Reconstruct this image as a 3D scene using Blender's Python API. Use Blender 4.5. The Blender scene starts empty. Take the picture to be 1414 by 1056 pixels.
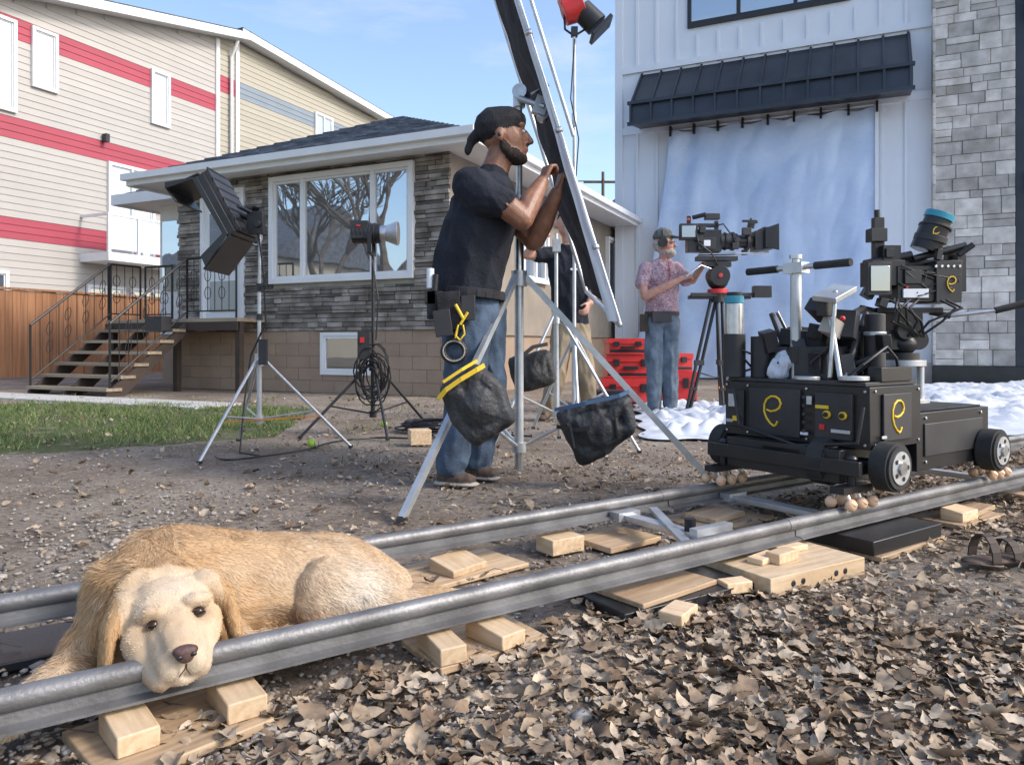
import bpy, bmesh, math, random
import numpy as np
from mathutils import Vector, Matrix, Euler, noise
from mathutils.bvhtree import BVHTree
R=random.Random(7); rng=np.random.default_rng(7)
rad=math.radians
scene=bpy.context.scene
COL=scene.collection
# ------------------------------------------------------------------ materials
def mat(name,col,rough=.6,metal=0,var=.12,scale=6,bump=0,bscale=40,attr=0,spec=.5,col2=None,det=3,dirt=0):
    m=bpy.data.materials.new(name); m.use_nodes=True; nt=m.node_tree; N=nt.nodes; L=nt.links
    b=N['Principled BSDF']; b.inputs['Metallic'].default_value=metal
    b.inputs['Specular IOR Level'].default_value=spec
    tc=N.new('ShaderNodeTexCoord')
    no=N.new('ShaderNodeTexNoise'); no.inputs['Scale'].default_value=scale; no.inputs['Detail'].default_value=det
    L.new(tc.outputs['Object'],no.inputs['Vector'])
    rp=N.new('ShaderNodeValToRGB'); e=rp.color_ramp.elements
    e[0].position=.32; e[1].position=.68
    e[0].color=(*[c*(1-var) for c in col],1)
    e[1].color=(*(col2 if col2 else [min(1,c*(1+var)) for c in col]),1)
    L.new(no.outputs['Fac'],rp.inputs['Fac']); out=rp.outputs['Color']
    if attr:
        a=N.new('ShaderNodeAttribute'); a.attribute_name='v'
        ma=N.new('ShaderNodeMath'); ma.operation='MULTIPLY_ADD'; ma.inputs[1].default_value=2*attr; ma.inputs[2].default_value=1-attr
        L.new(a.outputs['Fac'],ma.inputs[0])
        vm=N.new('ShaderNodeVectorMath'); vm.operation='SCALE'; L.new(out,vm.inputs[0]); L.new(ma.outputs[0],vm.inputs['Scale']); out=vm.outputs[0]
    L.new(out,b.inputs['Base Color'])
    if bump or metal or rough<.5:
        mr=N.new('ShaderNodeMath'); mr.operation='MULTIPLY_ADD'; mr.inputs[1].default_value=.25; mr.inputs[2].default_value=max(.02,rough-.125)
        n2=N.new('ShaderNodeTexNoise'); n2.inputs['Scale'].default_value=bscale; n2.inputs['Detail'].default_value=3; L.new(tc.outputs['Object'],n2.inputs['Vector'])
        L.new(n2.outputs['Fac'],mr.inputs[0]); L.new(mr.outputs[0],b.inputs['Roughness'])
    else: b.inputs['Roughness'].default_value=rough
    if bump:
        bp=N.new('ShaderNodeBump'); bp.inputs['Strength'].default_value=min(1,bump); bp.inputs['Distance'].default_value=.01
        L.new(n2.outputs['Fac'],bp.inputs['Height']); L.new(bp.outputs[0],b.inputs['Normal'])
    return m
def wood(name,c1,c2,ax=0,sc=1):
    m=mat(name,c1,.6,var=.1,scale=3*sc,bump=.25,bscale=30,attr=.2); nt=m.node_tree;N=nt.nodes;L=nt.links
    mp=N.new('ShaderNodeMapping'); s=[60*sc,60*sc,60*sc]; s[ax]=4*sc; mp.inputs['Scale'].default_value=s
    tc=[n for n in N if n.type=='TEX_COORD'][0]; L.new(tc.outputs['Object'],mp.inputs['Vector'])
    no=[n for n in N if n.type=='TEX_NOISE'][0]; no.inputs['Scale'].default_value=1; L.new(mp.outputs[0],no.inputs['Vector'])
    rp=[n for n in N if n.type=='VALTORGB'][0]; rp.color_ramp.elements[0].color=(*c1,1); rp.color_ramp.elements[1].color=(*c2,1)
    return m
M_blk=mat('black_metal',(.016,.016,.018),.38,var=.3,bump=.05,bscale=200)
M_blkp=mat('black_plastic',(.03,.03,.033),.5,var=.3)
M_rub=mat('rubber',(.03,.03,.03),.85,var=.3,scale=20)
M_fab=mat('black_fabric',(.025,.025,.029),.95,var=.5,scale=12,bump=.4,bscale=150)
M_steel=mat('brushed_steel',(.55,.56,.58),.35,1,var=.2,scale=14)
M_alu=mat('aluminium',(.54,.56,.58),.45,.75,var=.15,scale=10,bump=.05,bscale=100)
M_rail=mat('rail_metal',(.19,.19,.195),.5,.5,var=.3,scale=9,bump=.15,bscale=120)
M_yel=mat('yellow_paint',(.78,.52,.03),.5)
M_red=mat('red_plastic',(.55,.03,.03),.4)
M_org=mat('orange',(.7,.22,.03),.5)
M_wht=mat('white_paint',(.70,.74,.80),.6,var=.02,scale=2,bump=.05,bscale=60)
M_trim=mat('white_trim',(.72,.74,.76),.5,var=.04,scale=3)
M_tan=mat('skate_wheel',(.74,.48,.30),.45,var=.1,scale=20)
M_teal=mat('teal',(.04,.30,.42),.35)
M_ply=wood('plywood',(.38,.25,.15),(.56,.42,.27),0)
M_wed=wood('pine',(.52,.36,.21),(.70,.54,.36),1)
M_apb=wood('box_wood',(.46,.33,.2),(.60,.46,.31),0)
M_fence=wood('cedar',(.27,.12,.055),(.40,.20,.10),2,.3)
M_deck=wood('deck_wood',(.22,.17,.12),(.34,.28,.2),0,.3)
M_dkstair=mat('stair_stringer',(.05,.035,.028),.7)
M_iron=mat('wrought_iron',(.02,.02,.02),.5)
M_ledge=mat('ledge_stone',(.20,.17,.145),.85,var=.4,scale=4,bump=.8,bscale=25,attr=.5,col2=(.31,.285,.26))
M_found=mat('foundation_block',(.33,.245,.18),.9,var=.08,scale=3,bump=.3,bscale=30,attr=.06)
M_stuc=mat('side_stucco',(.27,.235,.195),.9,var=.1,scale=3,bump=.4,bscale=60)
M_shing=mat('roof_shingle',(.10,.115,.14),.9,var=.4,scale=5,bump=.7,bscale=40,attr=.35)
M_sid=mat('beige_siding',(.42,.40,.375),.6,var=.03,scale=1,attr=.04)
M_sidy=mat('tan_siding',(.38,.355,.29),.6,var=.03,scale=1,attr=.04)
M_sidr=mat('red_siding',(.36,.05,.08),.6,var=.05,scale=1,attr=.05)
M_sidb=mat('blue_grey_siding',(.20,.245,.29),.6,var=.05,scale=1)
M_stone=mat('cut_stone',(.47,.445,.41),.9,var=.2,scale=5,bump=.8,bscale=22,attr=.28,col2=(.60,.575,.54))
M_mortar=mat('mortar',(.48,.47,.45),.95,bump=.4,bscale=60)
M_awn=mat('awning_metal',(.035,.042,.055),.38,.4,var=.2,scale=2)
M_skin=mat('skin_brown',(.24,.115,.072),.45,var=.2,scale=30,bump=.2,bscale=120)
M_skin2=mat('skin_fair',(.50,.27,.20),.5,var=.12,scale=30,bump=.1,bscale=120)
M_shirt=mat('navy_tshirt',(.010,.013,.022),.95,var=.3,scale=8,bump=.5,bscale=60)
M_jean=mat('denim',(.03,.055,.10),.9,var=.45,scale=7,bump=.4,bscale=120,col2=(.085,.13,.20))
M_jean2=mat('light_denim',(.12,.16,.21),.9,var=.35,scale=9,bump=.4,bscale=120)
M_pink=mat('pink_check_shirt',(.40,.19,.25),.9,var=.35,scale=60,bump=.2,bscale=50,col2=(.54,.42,.47))
M_khaki=mat('khaki',(.25,.20,.135),.9,var=.2,scale=9,bump=.3,bscale=80)
M_hair=mat('black_cloth_hair',(.012,.012,.016),.8,var=.3,scale=40,bump=.5,bscale=150)
M_beard=mat('dark_beard',(.03,.02,.016),.9,var=.5,scale=60,bump=.8,bscale=200)
M_greyh=mat('grey_beard',(.42,.39,.36),.9,var=.3,scale=80,bump=.6,bscale=150)
M_cap=mat('grey_cap',(.10,.11,.105),.9,var=.3,scale=40)
M_shoe=mat('brown_shoe',(.09,.06,.045),.75,var=.4,scale=40)
M_sole=mat('shoe_sole',(.4,.37,.33),.8)
M_bag=mat('sandbag_canvas',(.022,.023,.026),.6,var=.5,scale=9,bump=.6,bscale=60,col2=(.055,.057,.063))
M_bark=mat('bark',(.12,.095,.075),.9,var=.3,bump=.7,bscale=30)
def glass(name,base=(.05,.06,.07),fac=.5):
    m=bpy.data.materials.new(name); m.use_nodes=True; N=m.node_tree.nodes;L=m.node_tree.links
    b=N['Principled BSDF']; b.inputs['Base Color'].default_value=(*base,1); b.inputs['Roughness'].default_value=.3
    g=N.new('ShaderNodeBsdfGlossy'); g.inputs['Roughness'].default_value=.015; g.inputs['Color'].default_value=(.9,.95,1,1)
    tc=N.new('ShaderNodeTexCoord'); no=N.new('ShaderNodeTexNoise'); no.inputs['Scale'].default_value=1.3; L.new(tc.outputs['Object'],no.inputs['Vector'])
    bp=N.new('ShaderNodeBump'); bp.inputs['Strength'].default_value=.12; bp.inputs['Distance'].default_value=.02; L.new(no.outputs['Fac'],bp.inputs['Height']); L.new(bp.outputs[0],g.inputs['Normal'])
    mx=N.new('ShaderNodeMixShader'); mx.inputs[0].default_value=fac; L.new(b.outputs[0],mx.inputs[1]); L.new(g.outputs[0],mx.inputs[2])
    L.new(mx.outputs[0],N['Material Output'].inputs[0]); return m
M_glass=glass('window_glass',(.10,.11,.12),.5); M_glassd=glass('dark_glass',(.02,.025,.03),.35); M_curt=glass('curtained_glass',(.36,.40,.42),.3)
M_lens=glass('lens_glass',(.01,.01,.02),.3)
# ------------------------------------------------------------------ builder
def mkobj(name,me,loc=(0,0,0),rz=0,parent=None):
    o=bpy.data.objects.new(name,me); COL.objects.link(o); o.location=loc; o.rotation_euler=(0,0,rz)
    if parent: o.parent=parent
    return o
def empty(name,loc=(0,0,0),rz=0):
    o=bpy.data.objects.new(name,None); COL.objects.link(o); o.location=loc; o.rotation_euler=(0,0,rz); o.empty_display_size=.1; return o
class B:
    def __init__(s,name,loc=(0,0,0),rz=0,parent=None,bevel=0,k=1):
        s.name=name;s.loc=loc;s.rz=rz;s.parent=parent;s.bevel=bevel;s.k=k;s.v=[];s.f=[];s.m=[];s.t=[];s.mats=[]
    def add(s,vs,fs,mt,tint=None):
        if mt not in s.mats: s.mats.append(mt)
        mi=s.mats.index(mt); o=len(s.v); t=R.random() if tint is None else tint
        s.v+= [tuple(v) for v in vs]
        for f in fs: s.f.append([i+o for i in f]); s.m.append(mi); s.t.append(t)
    def box(s,c,size,mt,rot=None,tint=None):
        a,b,d=[q/2 for q in size]; c=Vector(c)
        vs=[Vector((x,y,z)) for x in(-a,a) for y in(-b,b) for z in(-d,d)]
        if rot: E=Euler([rad(q) for q in rot]).to_matrix(); vs=[E@v for v in vs]
        s.add([v+c for v in vs],[(0,1,3,2),(4,6,7,5),(0,4,5,1),(2,3,7,6),(0,2,6,4),(1,5,7,3)],mt,tint)
    def bx(s,x0,x1,y0,y1,z0,z1,mt,tint=None): s.box(((x0+x1)/2,(y0+y1)/2,(z0+z1)/2),(abs(x1-x0),abs(y1-y0),abs(z1-z0)),mt,None,tint)
    def cyl(s,p0,p1,r0,mt,r1=None,n=12):
        p0=Vector(p0);p1=Vector(p1); r1=r0 if r1 is None else r1; d=(p1-p0)
        if d.length<1e-9: return
        d.normalize(); u=d.orthogonal().normalized(); w=d.cross(u)
        vs=[]
        for i in range(n):
            a=2*math.pi*i/n; q=u*math.cos(a)+w*math.sin(a); vs+=[p0+q*r0,p1+q*r1]
        fs=[(2*i,2*((i+1)%n),2*((i+1)%n)+1,2*i+1) for i in range(n)]
        fs+=[[2*i for i in range(n)][::-1],[2*i+1 for i in range(n)]]
        s.add(vs,fs,mt)
    def beam(s,p0,p1,w,h,mt):
        p0=Vector(p0);p1=Vector(p1);d=(p1-p0).normalized(); up=Vector((0,0,1)) if abs(d.z)<.95 else Vector((0,1,0))
        u=d.cross(up).normalized()*w/2; q=u.cross(d).normalized()*h/2
        vs=[p+a*u+b*q for p in(p0,p1) for a,b in((-1,-1),(1,-1),(1,1),(-1,1))]
        s.add(vs,[(0,1,2,3)[::-1],(4,5,6,7),(0,1,5,4),(1,2,6,5),(2,3,7,6),(3,0,4,7)],mt)
    def ell(s,c,r,mt,n=10):
        if not hasattr(r,'__len__'): r=(r,r,r)
        vs=[];fs=[];m=n//2+1
        for j in range(1,m):
            p=math.pi*j/m
            for i in range(n):
                a=2*math.pi*i/n; vs.append((c[0]+r[0]*math.sin(p)*math.cos(a),c[1]+r[1]*math.sin(p)*math.sin(a),c[2]+r[2]*math.cos(p)))
        for j in range(m-2):
            for i in range(n): fs.append((j*n+i,(j+1)*n+i,(j+1)*n+(i+1)%n,j*n+(i+1)%n))
        T=len(vs); vs.append((c[0],c[1],c[2]+r[2])); vs.append((c[0],c[1],c[2]-r[2]))
        for i in range(n): fs.append((T,i,(i+1)%n)); fs.append((T+1,(m-2)*n+(i+1)%n,(m-2)*n+i))
        s.add(vs,fs,mt)
    def tube(s,pts,r,mt,n=7,joint=True):
        for a,b in zip(pts,pts[1:]): s.cyl(a,b,r,mt,n=n)
        if joint:
            for p in pts[1:-1]: s.ell(p,r,mt,n=6)
    def prism(s,poly,vec,mt):
        n=len(poly); vec=Vector(vec); vs=[Vector(p) for p in poly]+[Vector(p)+vec for p in poly]
        s.add(vs,[list(range(n)),list(range(n,2*n))[::-1]]+[(i,n+i,n+(i+1)%n,(i+1)%n) for i in range(n)],mt)
    def done(s):
        me=bpy.data.meshes.new(s.name); me.from_pydata([(a*s.k,b*s.k,c*s.k) for a,b,c in s.v],[],s.f)
        for m in s.mats: me.materials.append(m)
        me.polygons.foreach_set('material_index',s.m)
        me.polygons.foreach_set('use_smooth',[True]*len(s.f))
        bm=bmesh.new(); bm.from_mesh(me); bmesh.ops.recalc_face_normals(bm,faces=bm.faces); bm.to_mesh(me); bm.free()
        at=me.attributes.new('v','FLOAT','FACE'); at.data.foreach_set('value',s.t)
        me.set_sharp_from_angle(angle=rad(38))
        o=mkobj(s.name,me,s.loc,s.rz,s.parent)
        if s.bevel:
            md=o.modifiers.new('bev','BEVEL'); md.width=s.bevel; md.segments=2; md.limit_method='ANGLE'; md.angle_limit=rad(40); md.harden_normals=False
        return o
def meshnp(name,V,F,mt,vattr=None,cattr=None,loc=(0,0,0),rz=0,parent=None,smooth=False):
    me=bpy.data.meshes.new(name); k=F.shape[1]
    me.vertices.add(len(V)); me.vertices.foreach_set('co',np.ascontiguousarray(V,dtype=np.float32).ravel())
    me.loops.add(F.size); me.loops.foreach_set('vertex_index',np.ascontiguousarray(F,dtype=np.int32).ravel())
    me.polygons.add(len(F)); me.polygons.foreach_set('loop_start',np.arange(len(F),dtype=np.int32)*k)
    me.update(calc_edges=True)
    if smooth: me.polygons.foreach_set('use_smooth',[True]*len(F))
    if vattr is not None:
        a=me.attributes.new('v','FLOAT','POINT'); a.data.foreach_set('value',np.asarray(vattr,dtype=np.float32))
    if cattr is not None:
        a=me.attributes.new('c','FLOAT_COLOR','POINT'); a.data.foreach_set('color',np.c_[cattr,np.ones(len(cattr))].astype(np.float32).ravel())
    me.materials.append(mt); return mkobj(name,me,loc,rz,parent)
_bm=bmesh.new(); bmesh.ops.create_icosphere(_bm,subdivisions=2,radius=1); ICO=[v.co.copy() for v in _bm.verts]; _bm.free()
def organic(name,prims,mats,k=1,vox=.006,sm=4,loc=(0,0,0),rz=0,parent=None,fold=None):
    groups={}; tot=bmesh.new()
    for pr in prims:
        g=pr[0]; bm=bmesh.new()
        for c,r in ((pr[1],pr[2]),(pr[3],pr[4])):
            r=Vector(r) if hasattr(r,'__len__') else Vector((r,r,r)); c=Vector(c)
            for q in ICO: bm.verts.new(((c.x+q.x*r.x)*k,(c.y+q.y*r.y)*k,(c.z+q.z*r.z)*k))
        ret=bmesh.ops.convex_hull(bm,input=bm.verts)
        bmesh.ops.delete(bm,geom=[v for v in bm.verts if not v.link_faces],context='VERTS')
        bmesh.ops.recalc_face_normals(bm,faces=bm.faces)
        me=bpy.data.meshes.new('t'); bm.to_mesh(me); tot.from_mesh(me)
        groups.setdefault(g,bmesh.new()).from_mesh(me); bm.free(); bpy.data.meshes.remove(me)
    me=bpy.data.meshes.new(name); tot.to_mesh(me); tot.free()
    o=mkobj(name,me,(0,0,0))
    md=o.modifiers.new('r','REMESH'); md.mode='VOXEL'; md.voxel_size=vox; md.use_smooth_shade=True
    if sm: md=o.modifiers.new('s','SMOOTH'); md.factor=.5; md.iterations=sm
    bpy.context.view_layer.update(); dg=bpy.context.evaluated_depsgraph_get()
    nm=bpy.data.meshes.new_from_object(o.evaluated_get(dg)); o.modifiers.clear(); o.data=nm
    bv={g:BVHTree.FromBMesh(b) for g,b in groups.items()}
    ks=sorted(bv)
    vt=[]
    for v in nm.vertices:
        best=0;bd=1e9
        for g in ks:
            r=bv[g].find_nearest(v.co)
            if r[0] is not None:
                d=r[3]
                if (v.co-r[0]).dot(r[1])<0: d=-d
                if d<bd: bd=d;best=g
        vt.append(best)
    if fold:
        nrm=[v.normal.copy() for v in nm.vertices]
        for v,n,g in zip(nm.vertices,nrm,vt):
            if g in fold:
                a,f=fold[g]; p=v.co
                q=Vector((p.x*f,p.y*f,p.z*f*.55+p.x*f*.4))
                h=noise.noise(q)+.5*noise.noise(q*2.1)
                rr=1-abs(noise.noise(q*1.3+Vector((5,1,2))))*2
                v.co=p+n*a*(h*.6+rr*.6)
    for m in mats: nm.materials.append(m)
    mi=[]
    for p in nm.polygons:
        c=[vt[i] for i in p.vertices]; mi.append(max(set(c),key=c.count))
    nm.polygons.foreach_set('material_index',mi); nm.polygons.foreach_set('use_smooth',[True]*len(mi))
    for b in groups.values(): b.free()
    o.name=name; o.location=loc; o.rotation_euler=(0,0,rz)
    if parent: o.parent=parent
    return o
def hand(P,mt,w,fd,pn,k,side=1,curl=1.,sc=1.):
    m=sc/k; w=Vector(w); fd=Vector(fd).normalized(); pn=Vector(pn); pn=(pn-fd*pn.dot(fd)).normalized(); sd=fd.cross(pn)*side
    offs=[.030,.010,-.010,-.028]; ln=[.070,.080,.074,.056]
    for o,l in zip(offs,ln):
        kn=w+(fd*.085+sd*o)*m; P.append((mt,w+sd*o*.55*m,.013*m,kn,.0115*m))
        p=kn; a=0
        for fr,an,r in((.45,50,.0095),(.30,60,.0088),(.25,45,.008)):
            a+=rad(an*curl); q=p+(fd*math.cos(a)+pn*math.sin(a))*l*fr*m; P.append((mt,p,(r+.0008)*m,q,r*m)); p=q
    b=w+(fd*.025+sd*.026)*m; j=b+(fd*.03+sd*.022+pn*.018)*m; t=j+(fd*.026+pn*.026)*m
    P.append((mt,b,.013*m,j,.0105*m)); P.append((mt,j,.0105*m,t,.009*m))
# ------------------------------------------------------------------ camera, light, world
cam=bpy.data.cameras.new('camera'); co=bpy.data.objects.new('camera',cam); COL.objects.link(co)
co.location=(0,0,.67); co.rotation_euler=(rad(90),0,0); cam.lens=26.22; cam.sensor_width=36; cam.shift_y=-.0375; cam.clip_end=2000; cam.clip_start=.05
scene.camera=co
sd=Vector((.80,-.26,0)).normalized(); EL=rad(38); sdir=Vector((sd.x*math.cos(EL),sd.y*math.cos(EL),math.sin(EL)))
sl=bpy.data.lights.new('sun','SUN'); sl.energy=2.6; sl.angle=rad(11); sl.color=(1,.92,.82)
so=bpy.data.objects.new('sun',sl); COL.objects.link(so); so.rotation_euler=sdir.to_track_quat('Z','Y').to_euler(); so.location=(10,-5,12)
w=bpy.data.worlds.new('World'); scene.world=w; w.use_nodes=True; N=w.node_tree.nodes; L=w.node_tree.links
sky=N.new('ShaderNodeTexSky'); sky.sky_type='NISHITA'; sky.sun_disc=False; sky.sun_elevation=EL; sky.sun_rotation=math.atan2(sd.x,sd.y); sky.air_density=1.0; sky.dust_density=2.2; sky.ozone_density=1.5
bg=N['Background']; bg.inputs['Strength'].default_value=.32
tc=N.new('ShaderNodeTexCoord'); mp=N.new('ShaderNodeMapping'); mp.inputs['Scale'].default_value=(1.2,1.2,5.5); L.new(tc.outputs['Generated'],mp.inputs['Vector'])
cn=N.new('ShaderNodeTexNoise'); cn.inputs['Scale'].default_value=2.6; cn.inputs['Detail'].default_value=5; cn.inputs['Roughness'].default_value=.6; L.new(mp.outputs[0],cn.inputs['Vector'])
cr=N.new('ShaderNodeValToRGB'); cr.color_ramp.elements[0].position=.50; cr.color_ramp.elements[1].position=.80; cr.color_ramp.elements[1].color=(.6,.6,.6,1); L.new(cn.outputs['Fac'],cr.inputs['Fac'])
mx=N.new('ShaderNodeMixRGB'); mx.inputs[2].default_value=(2.9,3.05,3.2,1); L.new(cr.outputs[0],mx.inputs[0]); L.new(sky.outputs[0],mx.inputs[1]); L.new(mx.outputs[0],bg.inputs['Color'])
scene.view_settings.view_transform='Standard'; scene.view_settings.look='None'; scene.view_settings.exposure=0
# ------------------------------------------------------------------ frames
HR=rad(-25.15); TR=rad(34.53)
d_=np.array([.824,.567]); n_=np.array([-.567,.824]); T0=np.array([-.796,1.16])
def trk(u,v): p=T0+d_*u+n_*v; return p
def gh(x,y):
    t=noise.noise(Vector((x*.9,y*.9,0)))*.012+noise.noise(Vector((x*4,y*4,3)))*.007+noise.noise(Vector((x*13,y*13,7)))*.004
    r=math.hypot(x,y); return t*min(1,9/(r+.1))-.008
# ------------------------------------------------------------------ ground
n=380; t=np.linspace(-1,1,n); g=.557*np.sinh(7*t)
V=np.zeros((n,n,3)); 
for i in range(n):
    for j in range(n):
        x=g[i]+.3; y=g[j]+2.4; V[i,j]=(x,y,gh(x,y) if abs(x)<40 and abs(y)<40 else -.008)
V=V.reshape(-1,3)
ii=np.arange(n*n).reshape(n,n); F=np.stack([ii[:-1,:-1],ii[1:,:-1],ii[1:,1:],ii[:-1,1:]],-1).reshape(-1,4)
def lawn(x,y):
    return (x<-1.65-.14*(y-5)) & (y>4.5+.62*np.maximum(0,x+3.1)) & (y<8.2-.33*(x+3.5)*.6)
lm=lawn(V[:,0],V[:,1]).astype(float)
farm=((np.abs(V[:,0])>30)|(V[:,1]>35)|(V[:,1]<-20)).astype(float)
gm=bpy.data.materials.new('dirt'); gm.use_nodes=True; N=gm.node_tree.nodes; L=gm.node_tree.links; b=N['Principled BSDF']; b.inputs['Roughness'].default_value=.95; b.inputs['Specular IOR Level'].default_value=.2
tc=N.new('ShaderNodeTexCoord')
def nz(sc,det=5,ro=.6):
    q=N.new('ShaderNodeTexNoise'); q.inputs['Scale'].default_value=sc; q.inputs['Detail'].default_value=det; q.inputs['Roughness'].default_value=ro; L.new(tc.outputs['Object'],q.inputs['Vector']); return q
def rmp(src,p0,c0,p1,c1):
    q=N.new('ShaderNodeValToRGB'); q.color_ramp.elements[0].position=p0; q.color_ramp.elements[0].color=(*c0,1); q.color_ramp.elements[1].position=p1; q.color_ramp.elements[1].color=(*c1,1); L.new(src,q.inputs['Fac']); return q
a1=nz(1.1,6,.65); a2=nz(38,6,.78); a3=nz(7,5,.6)
r1=rmp(a1.outputs['Fac'],.35,(.235,.185,.145),.65,(.43,.375,.32)); r2=rmp(a2.outputs['Fac'],.3,(.40,.38,.36),.7,(1.2,1.2,1.2))
mm=N.new('ShaderNodeMixRGB'); mm.blend_type='MULTIPLY'; mm.inputs[0].default_value=1; L.new(r1.outputs[0],mm.inputs[1]); L.new(r2.outputs[0],mm.inputs[2])
at=N.new('ShaderNodeAttribute'); at.attribute_name='v'; ad=N.new('ShaderNodeMath'); ad.operation='MULTIPLY_ADD'; ad.inputs[1].default_value=1; L.new(at.outputs['Fac'],ad.inputs[0])
sb=N.new('ShaderNodeMath'); sb.operation='MULTIPLY_ADD'; sb.inputs[1].default_value=1.6; sb.inputs[2].default_value=-.9; L.new(a3.outputs['Fac'],sb.inputs[0]); L.new(sb.outputs[0],ad.inputs[2])
lr=rmp(ad.outputs[0],.55,(0,0,0),.85,(1,1,1)); m2=N.new('ShaderNodeMixRGB'); L.new(lr.outputs[0],m2.inputs[0]); L.new(mm.outputs[0],m2.inputs[1])
gr=rmp(a2.outputs['Fac'],.3,(.06,.08,.03),.7,(.16,.18,.08)); L.new(gr.outputs[0],m2.inputs[2]); L.new(m2.outputs[0],b.inputs['Base Color'])
bp=N.new('ShaderNodeBump'); bp.inputs['Strength'].default_value=1; bp.inputs['Distance'].default_value=.02; L.new(a2.outputs['Fac'],bp.inputs['Height']); L.new(bp.outputs[0],b.inputs['Normal'])
meshnp('ground',V,F,gm,vattr=np.maximum(lm,farm*.8),smooth=True)
# ------------------------------------------------------------------ scatter
def rotm(yaw,pit,rol):
    cy,sy=np.cos(yaw),np.sin(yaw);cp,sp=np.cos(pit),np.sin(pit);cr_,sr=np.cos(rol),np.sin(rol)
    Rz=np.zeros((len(yaw),3,3)); Rz[:,0,0]=cy;Rz[:,0,1]=-sy;Rz[:,1,0]=sy;Rz[:,1,1]=cy;Rz[:,2,2]=1
    Ry=np.zeros_like(Rz); Ry[:,0,0]=cp;Ry[:,0,2]=sp;Ry[:,2,0]=-sp;Ry[:,2,2]=cp;Ry[:,1,1]=1
    Rx=np.zeros_like(Rz); Rx[:,1,1]=cr_;Rx[:,1,2]=-sr;Rx[:,2,1]=sr;Rx[:,2,2]=cr_;Rx[:,0,0]=1
    return Rz@Ry@Rx
def leaves(name,xy,zo,mt,size=(.035,.075),tilt=.3):
    K=len(xy); s=np.array([0,.14,.27,.38,.5,.62,.74,.87,1.])
    wa=np.array([.015,.10,.23,.145,.29,.17,.22,.12,0]); wb=np.array([.015,.14,.21,.25,.27,.25,.20,.12,0])
    m=len(s); tmp=np.zeros((m*3,3)); tmp[:m,0]=s; tmp[m:2*m,0]=s+.03; tmp[2*m:,0]=s+.03; tmp[:,0]-=.5
    q=[]
    for i in range(m-1): q+=[(i,i+1,m+i+1,m+i),(i+1,i,2*m+i,2*m+i+1)]
    q=np.array(q)
    Lg=rng.uniform(size[0],size[1],K)*rng.choice([.6,1,1,1.2],K); P=np.repeat(tmp[None],K,0)
    mixw=rng.random(K)[:,None]; wv=wa[None]*mixw+wb[None]*(1-mixw); P[:,m:2*m,1]=wv; P[:,2*m:,1]=-wv
    wsc=rng.uniform(.6,1.35,K)[:,None]; P[:,:,1]*=wsc; P[:,:,1]+=rng.normal(0,.016,P[:,:,1].shape)+rng.normal(0,.25,K)[:,None]*(P[:,:,0]**2)
    fo=rng.uniform(-.3,.9,K)[:,None]; cu=rng.uniform(-.9,1.0,K)[:,None]; tw=rng.normal(0,.8,K)[:,None]
    P[:,:,2]=fo*np.abs(P[:,:,1])+cu*P[:,:,0]**2+tw*P[:,:,0]*P[:,:,1]+rng.normal(0,.03,P[:,:,1].shape)
    P*=Lg[:,None,None]; Rm=rotm(rng.uniform(0,6.28,K),rng.normal(0,tilt,K),rng.normal(0,tilt,K)); P=np.einsum('kij,kmj->kmi',Rm,P)
    P[:,:,0]+=xy[:,0:1]; P[:,:,1]+=xy[:,1:2]; P[:,:,2]+=zo[:,None]
    Fq=(q[None]+(np.arange(K)*3*m)[:,None,None]).reshape(-1,4)
    return meshnp(name,P.reshape(-1,3),Fq,mt,vattr=np.repeat(rng.random(K),3*m))
def rampmat(name,stops,rough=.85,ns=60,trans=False):
    m=bpy.data.materials.new(name); m.use_nodes=True; N=m.node_tree.nodes; L=m.node_tree.links; b=N['Principled BSDF']; b.inputs['Roughness'].default_value=rough; b.inputs['Specular IOR Level'].default_value=.3
    a=N.new('ShaderNodeAttribute'); a.attribute_name='v'; r=N.new('ShaderNodeValToRGB'); r.color_ramp.elements.remove(r.color_ramp.elements[1])
    for i,(p,c) in enumerate(stops):
        e=r.color_ramp.elements[0] if i==0 else r.color_ramp.elements.new(p); e.position=p; e.color=(*c,1)
    L.new(a.outputs['Fac'],r.inputs['Fac']); tc=N.new('ShaderNodeTexCoord'); no=N.new('ShaderNodeTexNoise'); no.inputs['Scale'].default_value=ns; L.new(tc.outputs['Object'],no.inputs['Vector'])
    ma=N.new('ShaderNodeMath'); ma.operation='MULTIPLY_ADD'; ma.inputs[1].default_value=1.2; ma.inputs[2].default_value=.4; L.new(no.outputs['Fac'],ma.inputs[0])
    vm=N.new('ShaderNodeVectorMath'); vm.operation='SCALE'; L.new(r.outputs[0],vm.inputs[0]); L.new(ma.outputs[0],vm.inputs['Scale']); L.new(vm.outputs[0],b.inputs['Base Color']); return m
M_leaf=rampmat('dead_leaf',[(0,(.10,.068,.045)),(.2,(.20,.14,.095)),(.45,(.30,.225,.155)),(.75,(.39,.31,.225)),(1,(.48,.40,.31))])
def nmask(xy,f,off=0): return np.array([noise.noise(Vector((x*f,y*f,off))) for x,y in xy])
def uv(xy): q=xy-T0; return q@d_, q@n_
def lden(xy):
    u,v=uv(xy); nm=nmask(xy,1.6); nm2=nmask(xy,5,4)
    dens=np.where(v<-.02, .95+.6*nm+.5*nm2, .04)
    dens=np.where((v>-.28)&(v<-.02),dens*.6,dens)
    dirtp=(v<-.1)&(xy[:,0]>.95)&(xy[:,1]>1.78)&(xy[:,1]<2.55); dens=np.where(dirtp,.12+.4*np.maximum(0,nm2),dens)
    return np.where((v>-.05)&(v<.6)&(u>2.2),.45+.5*nm,dens)
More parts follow.
